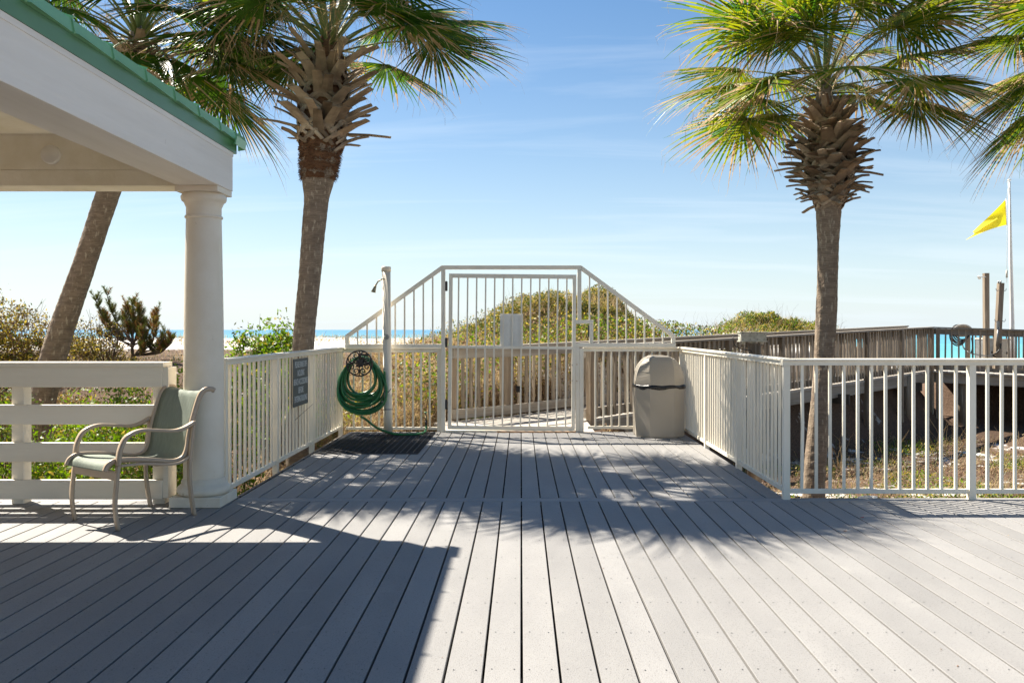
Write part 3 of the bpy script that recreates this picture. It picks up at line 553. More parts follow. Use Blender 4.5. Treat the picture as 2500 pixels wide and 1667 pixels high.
sp_ = thing('water_spigot', (-1.188, 10.87, 0), 'small standpipe tap feeding the green hose at the fence foot', 'tap')
m = MB(); x, y = hx + .812, 10.87; m.tube([(x, y, .10), (x, y, .165)], .0165, 12); m.build('hose_coupling', 'black_iron', sp_)
m = MB(); m.tube([(x, y, .165), (x, y, .215)], .018, 12); m.tube([(x, y, .215), (x - .01, y, .26)], .010, 10); m.tube([(x - .01, y, .24), (x - .01, y + .12, .24), (x - .01, y + .17, .1), (x - .01, y + .17, -.4)], .010, 8); m.build('tap_body', 'brass', sp_)
m = MB(); m.tube([(x - .03, y, .264), (x + .012, y, .264)], .006, 8); m.tube([(x - .01, y - .02, .264), (x - .01, y + .02, .264)], .006, 8); m.build('tap_handle', 'green_metal', sp_)

# ---------------------------------------------------------------- rubber mat
mt = thing('rubber_mat', (-1.62, 10.0, 0), 'black ribbed rubber mat lying on the deck under the hose', 'mat')
m = MB(); m.box(-2.165, -1.078, 9.07, 10.93, .001, .009); m.build('mat_base', 'black_rubber', mt)
m = MB()
for y in np.arange(9.12, 10.88, .034):
    for x in np.arange(-2.12, -1.13, .066): m.box(x, x + .05, y, y + .013, .009, .0125)
m.build('ribs', 'black_rubber', mt)['kind'] = 'stuff'

# ---------------------------------------------------------------- litter bin
tb = thing('trash_can', (1.70, 10.68, 0), 'beige octagonal trash can with domed lid in the right deck corner', 'trash can')
bx, by = 1.695, 10.69; H = .298; q = .148
def oct_ring(s, z, sx_=1): return [(bx + x * s, by + y * s, z) for x, y in [(-q, -H), (q, -H), (H, -q), (H, q), (q, H), (-q, H), (-H, q), (-H, -q)]]
def stack(m, rings):
    n = len(rings[0]); vs = [v for r_ in rings for v in r_]
    m.add(vs, [(i * n + j, i * n + (j + 1) % n, (i + 1) * n + (j + 1) % n, (i + 1) * n + j) for i in range(len(rings) - 1) for j in range(n)] + [tuple(range(n))[::-1], tuple(len(vs) - n + j for j in range(n))]); return m
m = MB(); stack(m, [oct_ring(.965, .001), oct_ring(.985, .02), oct_ring(1.0, .592), oct_ring(.99, .598)]); m.build('body', 'bin_resin', tb)
m = MB(); rg = []
for i in range(14):
    a = i / 13 * math.pi / 2; hw = math.cos(a) ** .62 if i < 13 else .0; z = .626 + .355 * math.sin(a)
    qs = q * (.99 - .42 * (1 - math.cos(a)) ** 1.5); hs_ = max(H * hw * .99, qs + .004); ys_ = .99 - .22 * (1 - math.cos(a)); rg.append([(bx + sx2 * (hs_ if big else qs), by + y * ys_, z) for sx2, big, y in [(-1, 0, -H), (1, 0, -H), (1, 1, -q), (1, 1, q), (1, 0, H), (-1, 0, H), (-1, 1, q), (-1, 1, -q)]])
stack(m, rg); m.build('dome_lid', 'bin_resin', tb)
# flap door on the left chamfer of the dome
def dome_pt(i_, e, off=.004):   # e along the chamfer edge: 0 front vertex, 1 side vertex
    r_ = rg[i_]; v0 = Vector(r_[0]); v1 = Vector(r_[7]); nrm = Vector((-.7, -.7, .25)).normalized(); return v0.lerp(v1, e) + nrm * off
m = MB(); idx = [4, 5, 6, 7, 8, 9, 10]
vs = [dome_pt(i, e) for i in idx for e in (.06, .94)] + [dome_pt(i, e, -.01) for i in idx for e in (.06, .94)]; n = len(idx)
fs = [(2 * i, 2 * i + 1, 2 * i + 3, 2 * i + 2) for i in range(n - 1)] + [(2 * i, 2 * i + 2, 2 * n + 2 * i + 2, 2 * n + 2 * i) for i in range(n - 1)] + [(2 * i + 1, 2 * n + 2 * i + 1, 2 * n + 2 * i + 3, 2 * i + 3) for i in range(n - 1)] + [(0, 2 * n, 2 * n + 1, 1)]
m.add(vs, fs, smooth=False); m.build('flap_door', 'bin_resin', tb)
m = MB(); rr = []
N_ = 64
def oct_path(t, s):
    R8 = oct_ring(s, 0); L8 = 8 * t; i = int(L8) % 8; f = L8 - int(L8); a, b_ = Vector(R8[i]), Vector(R8[(i + 1) % 8]); return a.lerp(b_, f)
rings = []
for zz_, s_ in ((.594, 1.0), (.600, 1.025), (.614, 1.03), (.628, 1.015), (.632, .99)):
    rings.append([tuple(oct_path(i / N_, s_ + .006 * math.sin(i * 2.7) + .006 * math.sin(i * 1.3)) + Vector((0, 0, zz_ + .004 * math.sin(i * .9 + 1) - (.012 * (math.sin(i * .55) + .4) if zz_ < .61 else 0)))) for i in range(N_)])
stack(m, rings); m.sm = [True] * len(m.sm); m.build('bin_bag', 'bin_bag', tb)

# ---------------------------------------------------------------- armchair
CO = Vector((-2.675, 6.0, 0)); CR = R(-35.1)
ch = thing('patio_chair', CO, 'tan metal armchair with green mesh sling seat beside the column', 'chair'); 
def cput(m, name, mt_):
    me = m.mesh(name, mt_); o = bpy.data.objects.new(name, me); C.objects.link(o); o.parent = ch; WL[o.name] = CO; return o
flat = [(-.016, -.009), (.016, -.009), (.016, .009), (-.016, .009)]; flat2 = [(-.02, -.010), (.02, -.010), (.02, .010), (-.02, .010)]
for s in (-1, 1):
    X = s * .268
    leg = spline([(X, -.274, .0), (X, -.292, .10), (X, -.296, .20), (X, -.284, .32), (X, -.275, .42)], 5)
    arm = spline([(X, -.275, .42), (X, -.262, .52), (X, -.215, .60), (X, -.12, .632), (X, .0, .622), (X, .12, .607), (X, .20, .618), (X, .285, .655)], 6)
    cput(MB().sweep(leg, flat, side=(1, 0, 0)), 'front_leg', 'chair_metal'); cput(MB().sweep(arm, flat2, side=(1, 0, 0)), 'armrest', 'chair_metal')
    bl = spline([(X, .285, 0), (X, .262, .12), (X, .247, .25), (X, .247, .38), (X, .262, .52), (X, .28, .645)], 5)
    cput(MB().sweep(bl, flat, side=(1, 0, 0)), 'rear_leg', 'chair_metal')
    X2 = s * .262; cput(MB().sweep(spline([(X2, -.27, .415), (X2, -.1, .408), (X2, .08, .382), (X2, .18, .385), (X2, .25, .42)], 5), [(-.013, -.008), (.013, -.008), (.013, .008), (-.013, .008)], side=(1, 0, 0)), 'seat_support', 'chair_metal')
prof = spline([(-.345, .385), (-.325, .425), (-.27, .448), (-.15, .44), (0, .418), (.10, .398), (.17, .395), (.225, .42), (.252, .48), (.262, .55), (.28, .63), (.308, .72), (.332, .79), (.358, .845), (.392, .872), (.44, .876), (.468, .862)] and
    [Vector((0, a, b_)) for a, b_ in [(-.345, .385), (-.325, .425), (-.27, .448), (-.15, .44), (0, .418), (.10, .398), (.17, .395), (.225, .42), (.252, .48), (.262, .55), (.28, .63), (.308, .72), (.332, .79), (.358, .845), (.392, .872), (.44, .876), (.468, .862)]], 4)
for s in (-1, 1): cput(MB().sweep([p + Vector((s * .236, 0, 0)) for p in prof], [(-.011, -.016), (.011, -.016), (.011, .016), (-.011, .016)], side=(1, 0, 0)), 'side_frame', 'chair_metal')
m = MB(); n = len(prof); xs_ = np.linspace(-.226, .226, 9); vs = []
for i, p in enumerate(prof):
    t = (prof[min(i + 1, n - 1)] - prof[max(i - 1, 0)]).normalized(); nr = Vector((0, -t.z, t.y))
    for x in xs_: vs.append(p + Vector((x, 0, 0)) - nr * (.022 * (1 - (x / .226) ** 2)))
m.add(vs, [(i * 9 + j, i * 9 + j + 1, (i + 1) * 9 + j + 1, (i + 1) * 9 + j) for i in range(n - 1) for j in range(8)], smooth=True); sl = cput(m, 'sling', 'chair_sling')
so = sl.modifiers.new('thickness', 'SOLIDIFY'); so.thickness = .002
cput(MB().beam((-.256, -.283, .352), (.256, -.283, .352), .012, .060), 'front_brace', 'chair_metal'); cput(MB().tube([(-.255, .25, .40), (.255, .25, .40)], .011, 8), 'rear_brace', 'chair_metal')
cput(MB().tube([(-.236, .10, .385), (-.1, .10, .36), (.1, .10, .36), (.236, .10, .385)], .010, 8), 'seat_brace', 'chair_metal')
ch.rotation_euler = (0, 0, CR)

# ---------------------------------------------------------------- small things on and beside the deck
m = MB(); c0 = P(2139, 1213, 6.88); z0 = c0.z; m.lathe([(.072, -.7), (.072, 0), (.066, 0), (.066, -.06), (.001, -.065)], (c0.x, c0.y, z0), 32); o = m.build('pipe_stub', 'white_plastic'); o.rotation_euler = (R(-1), R(-5), 0)
tag(o, 'short open white plastic pipe poking up behind the right deck edge', 'pipe')
def curl(name, px, py, mt_, s, label, cat):
    d = FPX * CAMH / (py - CY); p = P(px, py, d); m = MB(); vs = []
    for i, t in enumerate(np.linspace(-1, 1, 6)):
        for u in (-1, -.3, .3, 1): vs.append((p.x + t * s, p.y + u * s * .6 * (1 - t * t * .8), .002 + .35 * s * (t * t) + .2 * s * u * u))
    m.add(vs, [(i * 4 + j, i * 4 + j + 1, i * 4 + j + 5, i * 4 + j + 4) for i in range(5) for j in range(3)], smooth=True); tag(m.build(name, mt_), label, cat)
curl('fallen_petal', 2105, 1264, 'petal_red', .013, 'tiny curled red petal lying on the sunlit right deck boards', 'petal')
curl('fallen_leaf', 2063, 1297, 'leaf_tan', .012, 'tiny tan leaf in the palm shadow on the right deck boards', 'leaf')

jb = thing('junction_box', P(1838, 832, 12), 'weathered cream electrical box on a round wooden pile behind the right fence', 'electrical box')
m = MB(); c0 = P(1837, 823, 12); m.box(c0.x - .178, c0.x + .178, 11.93, 12.09, c0.z - .052, c0.z + .062); m.build('housing', 'weathered_box', jb, bevel=.008)
m = MB(); m.box(c0.x - .19, c0.x + .19, 11.918, 12.10, c0.z + .058, c0.z + .074); m.box(c0.x - .19, c0.x + .19, 11.918, 12.10, c0.z - .066, c0.z - .05); m.build('flange', 'weathered_box', jb, bevel=.004)
for x in (-.125, .0, .125): m = MB(); m.tube([(c0.x + x, 12.0, c0.z - .066), (c0.x + x, 12.0, c0.z - .10)], .03, 12); m.build('conduit_hub', 'weathered_box', jb)
for x in (-.15, -.05, .05, .15):
    for z in (-.03, .04): m = MB(); m.tube([(c0.x + x, 11.931, c0.z + z), (c0.x + x, 11.92, c0.z + z)], .008, 8); m.build('bolt', 'grey_metal', jb)
m = MB(); m.tube(spline([(c0.x - .17, 12.0, c0.z + .02), (c0.x - .28, 11.95, c0.z + .0), (c0.x - .26, 11.9, c0.z - .12), (c0.x - .12, 11.9, c0.z - .175), (c0.x - .04, 11.9, c0.z - .19), (c0.x - .03, 11.9, c0.z - .3)]), .006, 8); m.build('cable', 'black_hose', jb)
m = MB(); m.tube([(c0.x + .03, 12.02, -1.2), (c0.x + .03, 12.02, c0.z - .09)], [.10, .085], 16); m.build('pile', 'old_wood', jb)

# ---------------------------------------------------------------- boardwalk
def FZ(s): return .0 + .0235 * max(0.0, s - 1.0)
def W(s, q, z=0): p = F0 + DR * s + DN * q; return Vector((p[0], p[1], z))
ANG = math.atan2(DR[1], DR[0])
bw = thing('boardwalk', W(7, .6, FZ(7)), 'weathered grey wooden boardwalk rising to the right beyond the gate', 'boardwalk')
wb = MB(); wb.box(-.068, .068, 0, WW + .06, -.036, 0); wbm = wb.mesh('deck_board', 'walk_board'); sE = 14.0
s = -.35
while s < sE + .1:
    put('deck_board', wbm, W(s, -.03, FZ(s) + random.uniform(-.002, .002)), bw, rot=(0, -math.atan(.0235) if s > 1 else 0, ANG - math.pi / 2 * 0)) if False else None
    o = put('deck_board', wbm, W(s, -.03, FZ(s) + random.uniform(-.002, .002)), bw, rot=(0, 0, math.atan2(DN[1], DN[0]) - math.pi / 2)); s += .142
lb = MB(); lb.box(0, 2.02, -.068, .068, -.036, 0); lbm = lb.mesh('deck_board', 'walk_board')
for i in range(10): put('deck_board', lbm, (-1.07, 11.20 + i * .142, -.012 + random.uniform(-.001, .001)), bw)
for q in (.0, WW):
    m = MB(); a = W(.4 if q else 0, q, FZ(.5) - .16); b_ = W(sE + .1, q, FZ(sE) - .16); m.beam(a, b_, .04, .235); m.build('stringer', 'old_wood_flat', bw)
for s, q in ((2.6, WW + .05), (5.3, .55), (5.3, WW - .2), (8.9, .6), (8.9, .0), (12.6, .6), (12.6, WW), (2.6, .1)):
    p = W(s, q); g_ = float(terr(p.x, p.y)); m = MB(); m.tube([(p.x, p.y, g_ - .3), (p.x, p.y, FZ(s) - .05)], [.13, .12], 14); m.build('pile', 'old_wood', bw)
for s in (2.6, 5.3, 8.9, 12.6):
    m = MB(); m.beam(W(s + .16, -.2, FZ(s) - .30), W(s + .16, WW + .25, FZ(s) - .30), .05, .2); m.build('cross_beam', 'dark_joist', bw)
def walk_rail(th, A, B, out, sp=.136, posts=1.9, post_drop=.3, zt=1.07, doposts=None, p0=.05, cap_over=.0):
    """A, B: floor-level points of the line; out: unit vector towards the picket side"""
    A = Vector(A); B = Vector(B); out = Vector((out[0], out[1], 0)).normalized(); d = B - A; Lh = math.hypot(d.x, d.y); dd = d / Lh; up = Vector((0, 0, 1)); ang = math.atan2(dd.y, dd.x); slope_ = dd.z
    def bm(o_, z, w_, h_, nm, mt_, e0=0, e1=0):
        n_ = max(1, round(Lh / 3.6)); 
        for i in range(n_):
            a = A + dd * (Lh * i / n_ + (.002 if i else -e0)) + out * o_ + up * z; b_ = A + dd * (Lh * (i + 1) / n_ + (e1 if i == n_ - 1 else -.002)) + out * o_ + up * z; m = MB(); m.beam(a, b_, w_, h_); m.build(nm, mt_, th)
    bm(.012, zt - .017, .145, .034, 'cap_board', 'old_wood_flat', .03, .03); bm(-.021, zt - .107, .038, .14, 'top_board', 'old_wood_flat'); bm(-.021, .10, .038, .135, 'bottom_board', 'old_wood_flat')
    pm_ = MB(); pm_.box(-.019, .019, -.019, .019, .03, zt - .036); pme = pm_.mesh('picket', 'picket_wood')
    k = int(Lh / sp); np_ = max(1, round(Lh / posts)); ps = [p0 + (Lh - 2 * p0) * i / np_ for i in range(np_ + 1)]
    for i in range(k):
        t = sp * (i + .5)
        if min(abs(t - p) for p in ps) < .065: continue
        q = A + dd * t + out * .0185; put('picket', pme, q, th, rot=(random.gauss(0, .006), random.gauss(0, .006), ang + random.gauss(0, .06)))
    for p in ps:
        q = A + dd * p + out * .045; g_ = float(terr(q.x, q.y)) - .2; m = MB(); zlo = min(g_, q.z - .3) if post_drop is None else q.z - post_drop
        c_, s_ = dd.x, dd.y; poly = [(-.045, -.044), (.045, -.044), (.045, .044), (-.045, .044)]; vs = [(q.x + a * c_ - b2 * s_, q.y + a * s_ + b2 * c_, z_) for z_ in (zlo, q.z + zt - .036) for a, b2 in poly]
        m.add(vs, [(0, 3, 2, 1), (4, 5, 6, 7), (0, 1, 5, 4), (1, 2, 6, 5), (2, 3, 7, 6), (3, 0, 4, 7)]); m.build('post', 'old_wood', th)
t = thing('boardwalk_railing', W(6, 0, FZ(6)), 'far weathered wood railing of the boardwalk, running from behind the gate up to the right', 'railing', 'weathered boardwalk railings')
q_ = P(1266, 950, 12.95); m = MB(); m.box(q_.x - .035, q_.x + .035, 12.88, 12.95, q_.z - .04, q_.z + .05); m.build('post_light', 'black_rubber', t)
walk_rail(t, W(-.12, 0, 0), W(1.0, 0, 0), -DN, sp=.15); walk_rail(t, W(1.0, 0, 0), W(15.6, 0, FZ(15.6)), -DN, sp=.15, post_drop=.45)
t = thing('boardwalk_railing', W(7, WW, FZ(7)), 'near weathered wood railing of the boardwalk, behind the trash can and right palm', 'railing', 'weathered boardwalk railings')
P1 = W(13.93, WW, FZ(13.93)); walk_rail(t, W(1.32, WW, .0), P1, DN, post_drop=None)
PD = Vector((.9, -.43, -.035)); PU = Vector((.43, .9, 0)); P2_ = P1 + PD * 4.2
t = thing('platform_railing', P1.lerp(P2_, .5), 'weathered wood railing turning right across the front of the raised platform', 'railing', 'weathered boardwalk railings')
walk_rail(t, P1 + PD * .08, P2_, (-.43 * -1, -.9, 0), post_drop=None, sp=.15)
pf = thing('platform', P1.lerp(P2_, .5) + PU * 1.8, 'raised weathered wood platform at the far right end of the boardwalk', 'platform')
pb = MB(); pb.box(-.068, .068, -.1, 3.9, -.036, 0); pbm = pb.mesh('deck_board', 'walk_board'); k = 0
while k * .142 < 4.2: put('deck_board', pbm, P1 + PD * (k * .142 + .03), pf, rot=(0, 0, math.atan2(PU.y, PU.x) - math.pi / 2)); k += 1
for off in (0.0, 1.9, 3.85):
    m = MB(); m.beam(P1 + PU * off - Vector((0, 0, .16)), P2_ + PU * off - Vector((0, 0, .16)), .04, .235); m.build('stringer', 'old_wood_flat', pf)
for a, b_ in ((.7, .2), (2.6, .2), (4.1, .3), (.7, 3.6), (2.8, 3.6)):
    p = P1 + PD * a + PU * b_; g_ = float(terr(p.x, p.y)); m = MB(); m.tube([(p.x, p.y, g_ - .3), (p.x, p.y, p.z - .05)], [.13, .12], 12); m.build('pile', 'old_wood', pf)
t = thing('platform_railing', P1 + PU * 3.9 + PD * 2, 'weathered wood railing along the seaward side of the raised platform', 'railing', 'weathered boardwalk railings')
walk_rail(t, P1 + PU * 3.85 + PD * .9, P1 + PU * 3.85 + PD * 5.2, PU, sp=.15, post_drop=.4)

def wood_post(name, pb_, pt_, wd, label, cat):
    t = thing(name, pb_, label, cat); m = MB(); m.beam(pb_, pt_, wd, wd, up=(0, 1, 0)); m.build('post', 'old_wood', t); return t
pa = P(2408, 872, 22.6); t = wood_post('shower_post', pa, P(2407, 667, 22.6), .12, 'grey square wooden shower post with white head on the far platform', 'shower')
q = P(2401, 676, 22.55); m = MB(); m.tube([q + Vector((.06, 0, 0)), q + Vector((-.06, 0, 0)), q + Vector((-.09, 0, -.005))], .014, 8); m.tube([q + Vector((-.085, 0, 0)), q + Vector((-.10, 0, -.01)), q + Vector((-.125, 0, -.025))], [.02, .05, .055], 12); m.build('shower_head', 'white_plastic', t)
t = wood_post('hook_post', P(2432, 900, 20.1), P(2443, 691, 20.1), .115, 'leaning wooden post with metal hooks beside the flagpole', 'post')
for px, py, s_ in ((2436, 708, -1), (2451, 708, 1), (2433, 783, -1), (2449, 783, 1)):
    q = P(px, py, 20.05); m = MB(); m.tube(spline([q + Vector((-.02 * s_, 0, .0)), q + Vector((.02 * s_, -.01, -.02)), q + Vector((.045 * s_, -.01, .01)), q + Vector((.045 * s_, -.01, .04))]), .007, 6); m.build('hook', 'grey_metal', t)
for dx_ in (-.03, .02): q = P(2441, 691, 20.08) + Vector((dx_, 0, 0)); m = MB(); m.tube([q, q + Vector((0, 0, .05))], .018, 8); m.build('bolt', 'grey_metal', t)
q = P(2436, 800, 20.02); m = MB(); m.box(q.x - .03, q.x + .03, q.y - .03, q.y, q.z - .04, q.z + .15); m.tube([(q.x, q.y - .02, q.z), P(2433, 845, 20.0)], .018, 8); m.build('pipe_fitting', 'grey_metal', t)
t = thing('hose_rack', P(2342, 800, 22.6), 'round wooden hose drum with coiled black hose on the platform railing', 'hose reel')
c0 = P(2342, 812, 22.6); m = MB(); vs = []
m.tube([c0 + Vector((0, -.17, .05)), c0 + Vector((0, .12, .05))], .16, 20); m.build('drum', 'old_wood', t)
m = MB(); m.tube([c0 + Vector((.23 * math.cos(a), -.18, .05 + .15 * math.sin(a))) for a in np.linspace(0, math.pi, 14)], .025, 6); m.build('drum_rim', 'walk_board', t)
m = MB()
for k in range(5): m.tube([c0 + Vector(((.20 + .012 * (k % 3)) * math.sin(a), -.15 + .055 * k, .20 - (.19 + .02 * k) * (1 - math.cos(a)))) for a in np.linspace(0, 2 * math.pi, 22)], .019, 6, cap=False)
m.tube(spline([c0 + Vector((.0, -.15, -.2)), P(2352, 848, 22.3), P(2370, 862, 22), P(2400, 868, 21), P(2425, 866, 20.1), P(2441, 852, 20.0), P(2443, 838, 20.0)]), .017, 6)
m.tube(spline([P(2372, 825, 22.4), P(2375, 845, 22.3), P(2371, 862, 22.2)]), .017, 6); m.build('coiled_hose', 'black_hose', t)
for i, (x0_, x1_, yt, yb, dd_, lb_) in enumerate(((2401, 2429, 826, 874, 23.4, 'pale grey storage cabinet behind the platform railing, left of the hook post'), (2444, 2466, 828, 876, 23.2, 'darker beige storage cabinet behind the platform railing, below the flagpole'))):
    a = P(x0_, yb + 14, dd_); b_ = P(x1_, yt, dd_); t = thing('storage_cabinet', a, lb_, 'cabinet', 'cabinets on the platform'); m = MB(); m.box(a.x, b_.x, dd_, dd_ + .4, a.z, b_.z - .03); m.build('cabinet_body', 'grey_metal' if i == 0 else 'bin_resin', t, bevel=.006)
    m = MB(); m.box(a.x - .015, b_.x + .015, dd_ - .02, dd_ + .42, b_.z - .028, b_.z + .01); m.build('lid', 'weathered_box' if i == 0 else 'bin_resin', t, bevel=.006)
    m = MB(); m.box(b_.x - .10, b_.x - .06, dd_ - .02, dd_ - .001, a.z + .28, a.z + .34); m.build('latch', 'black_iron', t)

fp = thing('flagpole', P(2471, 905, 26), 'tall slim white flagpole standing beyond the platform at the right edge', 'flagpole')
m = MB(); m.tube([P(2472, 905, 26), P(2471, 790, 26), P(2467, 600, 26), P(2464, 443, 26)], [.075, .066, .048, .034], 12); m.build('pole', 'white_plastic', fp)
m = MB(); q = P(2464, 441, 26); m.lathe([(0.001, 0), (.05, .0), (.05, .03), (0.001, .05)], q, 12); m.build('pole_cap', 'white_plastic', fp)
m = MB(); m.tube([P(2458, 487, 25.9), P(2459, 560, 25.9), P(2458, 690, 25.9)], .006, 5); m.tube([P(2464, 446, 25.95), P(2456, 488, 25.9)], .005, 5); m.build('halyard', 'white_plastic', fp)
m = MB(); m.tube([P(2458, 660, 25.9), P(2458, 678, 25.9)], [.03, .03], 8); m.build('weight', 'weathered_box', fp)
fl = thing('yellow_flag', P(2456, 520, 25.9), 'plain yellow beach warning flag drooping left from the white flagpole', 'flag')
nu, nv = 26, 12; vs = []
TL, BL, TR, BR = (2403.6, 531), (2363.5, 585), (2455, 487), (2457, 549)
for i in range(nu):
    u = i / (nu - 1)
    for j in range(nv):
        v = j / (nv - 1); a = Vector(P(TR[0] + (2376 - TR[0]) * u, TR[1] + (566 - TR[1]) * u, 25.9)); b_ = Vector(P(BR[0] + (BL[0] - BR[0]) * u, BR[1] + (BL[1] - BR[1]) * u, 25.9)); p = a.lerp(b_, v)
        tz = -.05 * math.sin(u * math.pi) if v < .5 else .05 * math.sin(u * math.pi); p += Vector((0, .16 * math.sin(v * 4.5 + u * 3) * u ** .6, tz)); vs.append(p)
m = MB(); m.add(vs, [(i * nv + j, i * nv + j + 1, (i + 1) * nv + j + 1, (i + 1) * nv + j) for i in range(nu - 1) for j in range(nv - 1)], smooth=True); o = m.build('cloth', 'flag_yellow', fl)
m = MB(); m.tube([P(2455.5, 486, 25.89), P(2457.5, 550, 25.89)], .012, 6); m.build('hoist_band', 'white_plastic', fl)

# ---------------------------------------------------------------- palms
def frond_mesh(el, var, scale=1.0, nseg=52, yellow=False, dry=0.12, droop=1.0):
    """fan leaf whose stalk leaves the origin towards +X at elevation el (radians)"""
    rn = np.random.RandomState(var * 17 + int(el * 100) % 97 + 5); V = []; S = []
    Lp = scale * (.95 + .2 * rn.rand()); n = 9; pts = []; p = np.zeros(3); e = el + .12; st = Lp / (n - 1)
    for i in range(n):
        pts.append(p.copy()); p = p + st * np.array([math.cos(e), 0, math.sin(e)]); e -= (.015 + .028 * max(0, math.cos(el))) * (1 + .3 * rn.rand())
    pts = np.array(pts); t = np.array([math.cos(e), 0, math.sin(e)]); side = np.array([0, 1.0, 0])
    w0, w1 = .026 * scale, .012 * scale
    for i in range(n - 1):
        a, b_ = pts[i], pts[i + 1]; wa = w0 + (w1 - w0) * i / n; wb_ = w0 + (w1 - w0) * (i + 1) / n; nn = np.cross((b_ - a) / np.linalg.norm(b_ - a), side)
        for f in ((1, 0), (-1, 0)):
            V.append([a - side * wa, a + nn * wa * .5 * f[0], b_ + nn * wb_ * .5 * f[0], b_ - side * wb_]); V.append([a + nn * wa * .5 * f[0], a + side * wa, b_ + side * wb_, b_ + nn * wb_ * .5 * f[0]]); S += [3, 3]
    hub = pts[-1]; nrm = np.cross(side, t); nrm = nrm if nrm[2] > 0 or el > 1.2 else -nrm
    tw = rn.uniform(-.25, .25); side2 = side * math.cos(tw) + nrm * math.sin(tw); nrm2 = np.cross(t, side2); nrm2 = nrm2 if np.dot(nrm2, nrm) > 0 else -nrm2
    Rf = scale * (.92 + .12 * rn.rand()); ths = np.linspace(-2.35, 2.35, nseg); dth = ths[1] - ths[0]; stt = np.array([0, .22, .42, .60, .76, .90, 1.0])
    for k, th in enumerate(ths):
        Ls = Rf * (1.0 - .30 * abs(th / 2.35) ** 1.6) * rn.uniform(.90, 1.06); sag = droop * (.06 + .24 * rn.rand() ** 1.6) * (1 + .6 * (rn.rand() < .15)); isd = rn.rand() < dry; cen = []; wid = []
        tipstart = rn.uniform(.72, .95); jit = rn.normal(0, .03)
        for f in stt:
            r_ = f * Ls; a = th + jit * f; dv = t * math.cos(a) + side2 * math.sin(a)
            cup = -.30 * (math.sin(th / 1.35) ** 2) * r_ * (.4 + .6 * f)       # the fan folds down on either side of the midrib
            c_ = hub + t * (.14 * scale * math.cos(th * .5)) * f ** .5 + dv * r_ + nrm2 * cup - t * (.0)
            c_ = c_ + np.array([0, 0, -1.0]) * (sag * Ls * f ** 3.2)
            cen.append(c_); wid.append((max(.004, r_ * dth * .52) if f < .43 else max(.0014, .43 * Ls * dth * .58 * (1 - max(f, .42)) / .58)) * (1.0))
        for i in range(len(stt) - 1):
            a, b_ = cen[i], cen[i + 1]; d_ = (b_ - a) / max(np.linalg.norm(b_ - a), 1e-5); sd = np.cross(d_, nrm2); sd /= max(np.linalg.norm(sd), 1e-5); fold = .35
            wa, wb_ = wid[i], wid[i + 1]; up_a = nrm2 * wa * fold; up_b = nrm2 * wb_ * fold
            V.append([a - sd * wa - up_a, a + up_a, b_ + up_b, b_ - sd * wb_ - up_b]); V.append([a + up_a, a + sd * wa - up_a, b_ + sd * wb_ - up_b, b_ + up_b])
            tip = stt[i + 1] > tipstart + .08; c = 2 if (isd and stt[i] > .3) or tip else (1 if yellow and rn.rand() < .55 or rn.rand() < .06 else 0); S += [c, c]
        if rn.rand() < .5:                     # a limp dry thread at the tip
            a = cen[-1]; b_ = a + np.array([rn.normal(0, .03), rn.normal(0, .03), -rn.uniform(.03, .16)]) * scale; V.append([a - side * .0018, a + side * .0018, b_ + side * .0012, b_ - side * .0012]); S.append(2)
    V = np.array(V); me = bpy.data.meshes.new('frond'); nv = len(V); me.vertices.add(nv * 4); me.vertices.foreach_set('co', V.astype(np.float32).ravel()); me.loops.add(nv * 4); me.loops.foreach_set('vertex_index', np.arange(nv * 4, dtype=np.int32)); me.polygons.add(nv); me.polygons.foreach_set('loop_start', np.arange(0, nv * 4, 4, dtype=np.int32))
    for m_ in ('frond_green', 'frond_yellow', 'frond_dry', 'petiole'): me.materials.append(MATS[m_])
    me.polygons.foreach_set('material_index', np.array(S, dtype=np.int32)); me.update(calc_edges=True); return me
def boot_mesh(stub, sp_, drop, wd, rt, mt_, out):
    """cut leaf base: two arms wrapping the trunk (radius rt, axis = z) that join in a stub pointing out and up"""
    m = MB(); j = Vector((rt + .03, 0, 0)); e = Vector((rt + .03 + stub * math.cos(out), 0, stub * math.sin(out))); c_ = (j + e) / 2 + Vector((.0, 0, .01))
    sec = lambda a, b_: [(-a, -b_ * .4), (-a * .5, b_ * .6), (a * .5, b_ * .6), (a, -b_ * .4), (0, -b_)]
    m.sweep([j - Vector((.035, 0, .05)), j, c_, e], sec(wd / 2, wd * .22), side=(0, 1, 0), scale=[1.1, 1.15, .95, .85], smooth=False)
    for s in (-1, 1):
        pts = []
        for t in (0, .5, 1.0): a = s * sp_ * t; r_ = rt + .028 - .020 * t; pts.append((r_ * math.cos(a), r_ * math.sin(a), -drop * t + .01))
        m.sweep(pts, sec(wd * .30, wd * .14), side=(0, s * .5, .8), scale=[1, .95, .8], smooth=False)
    return m.mesh('leaf_base', mt_)
FR = {}
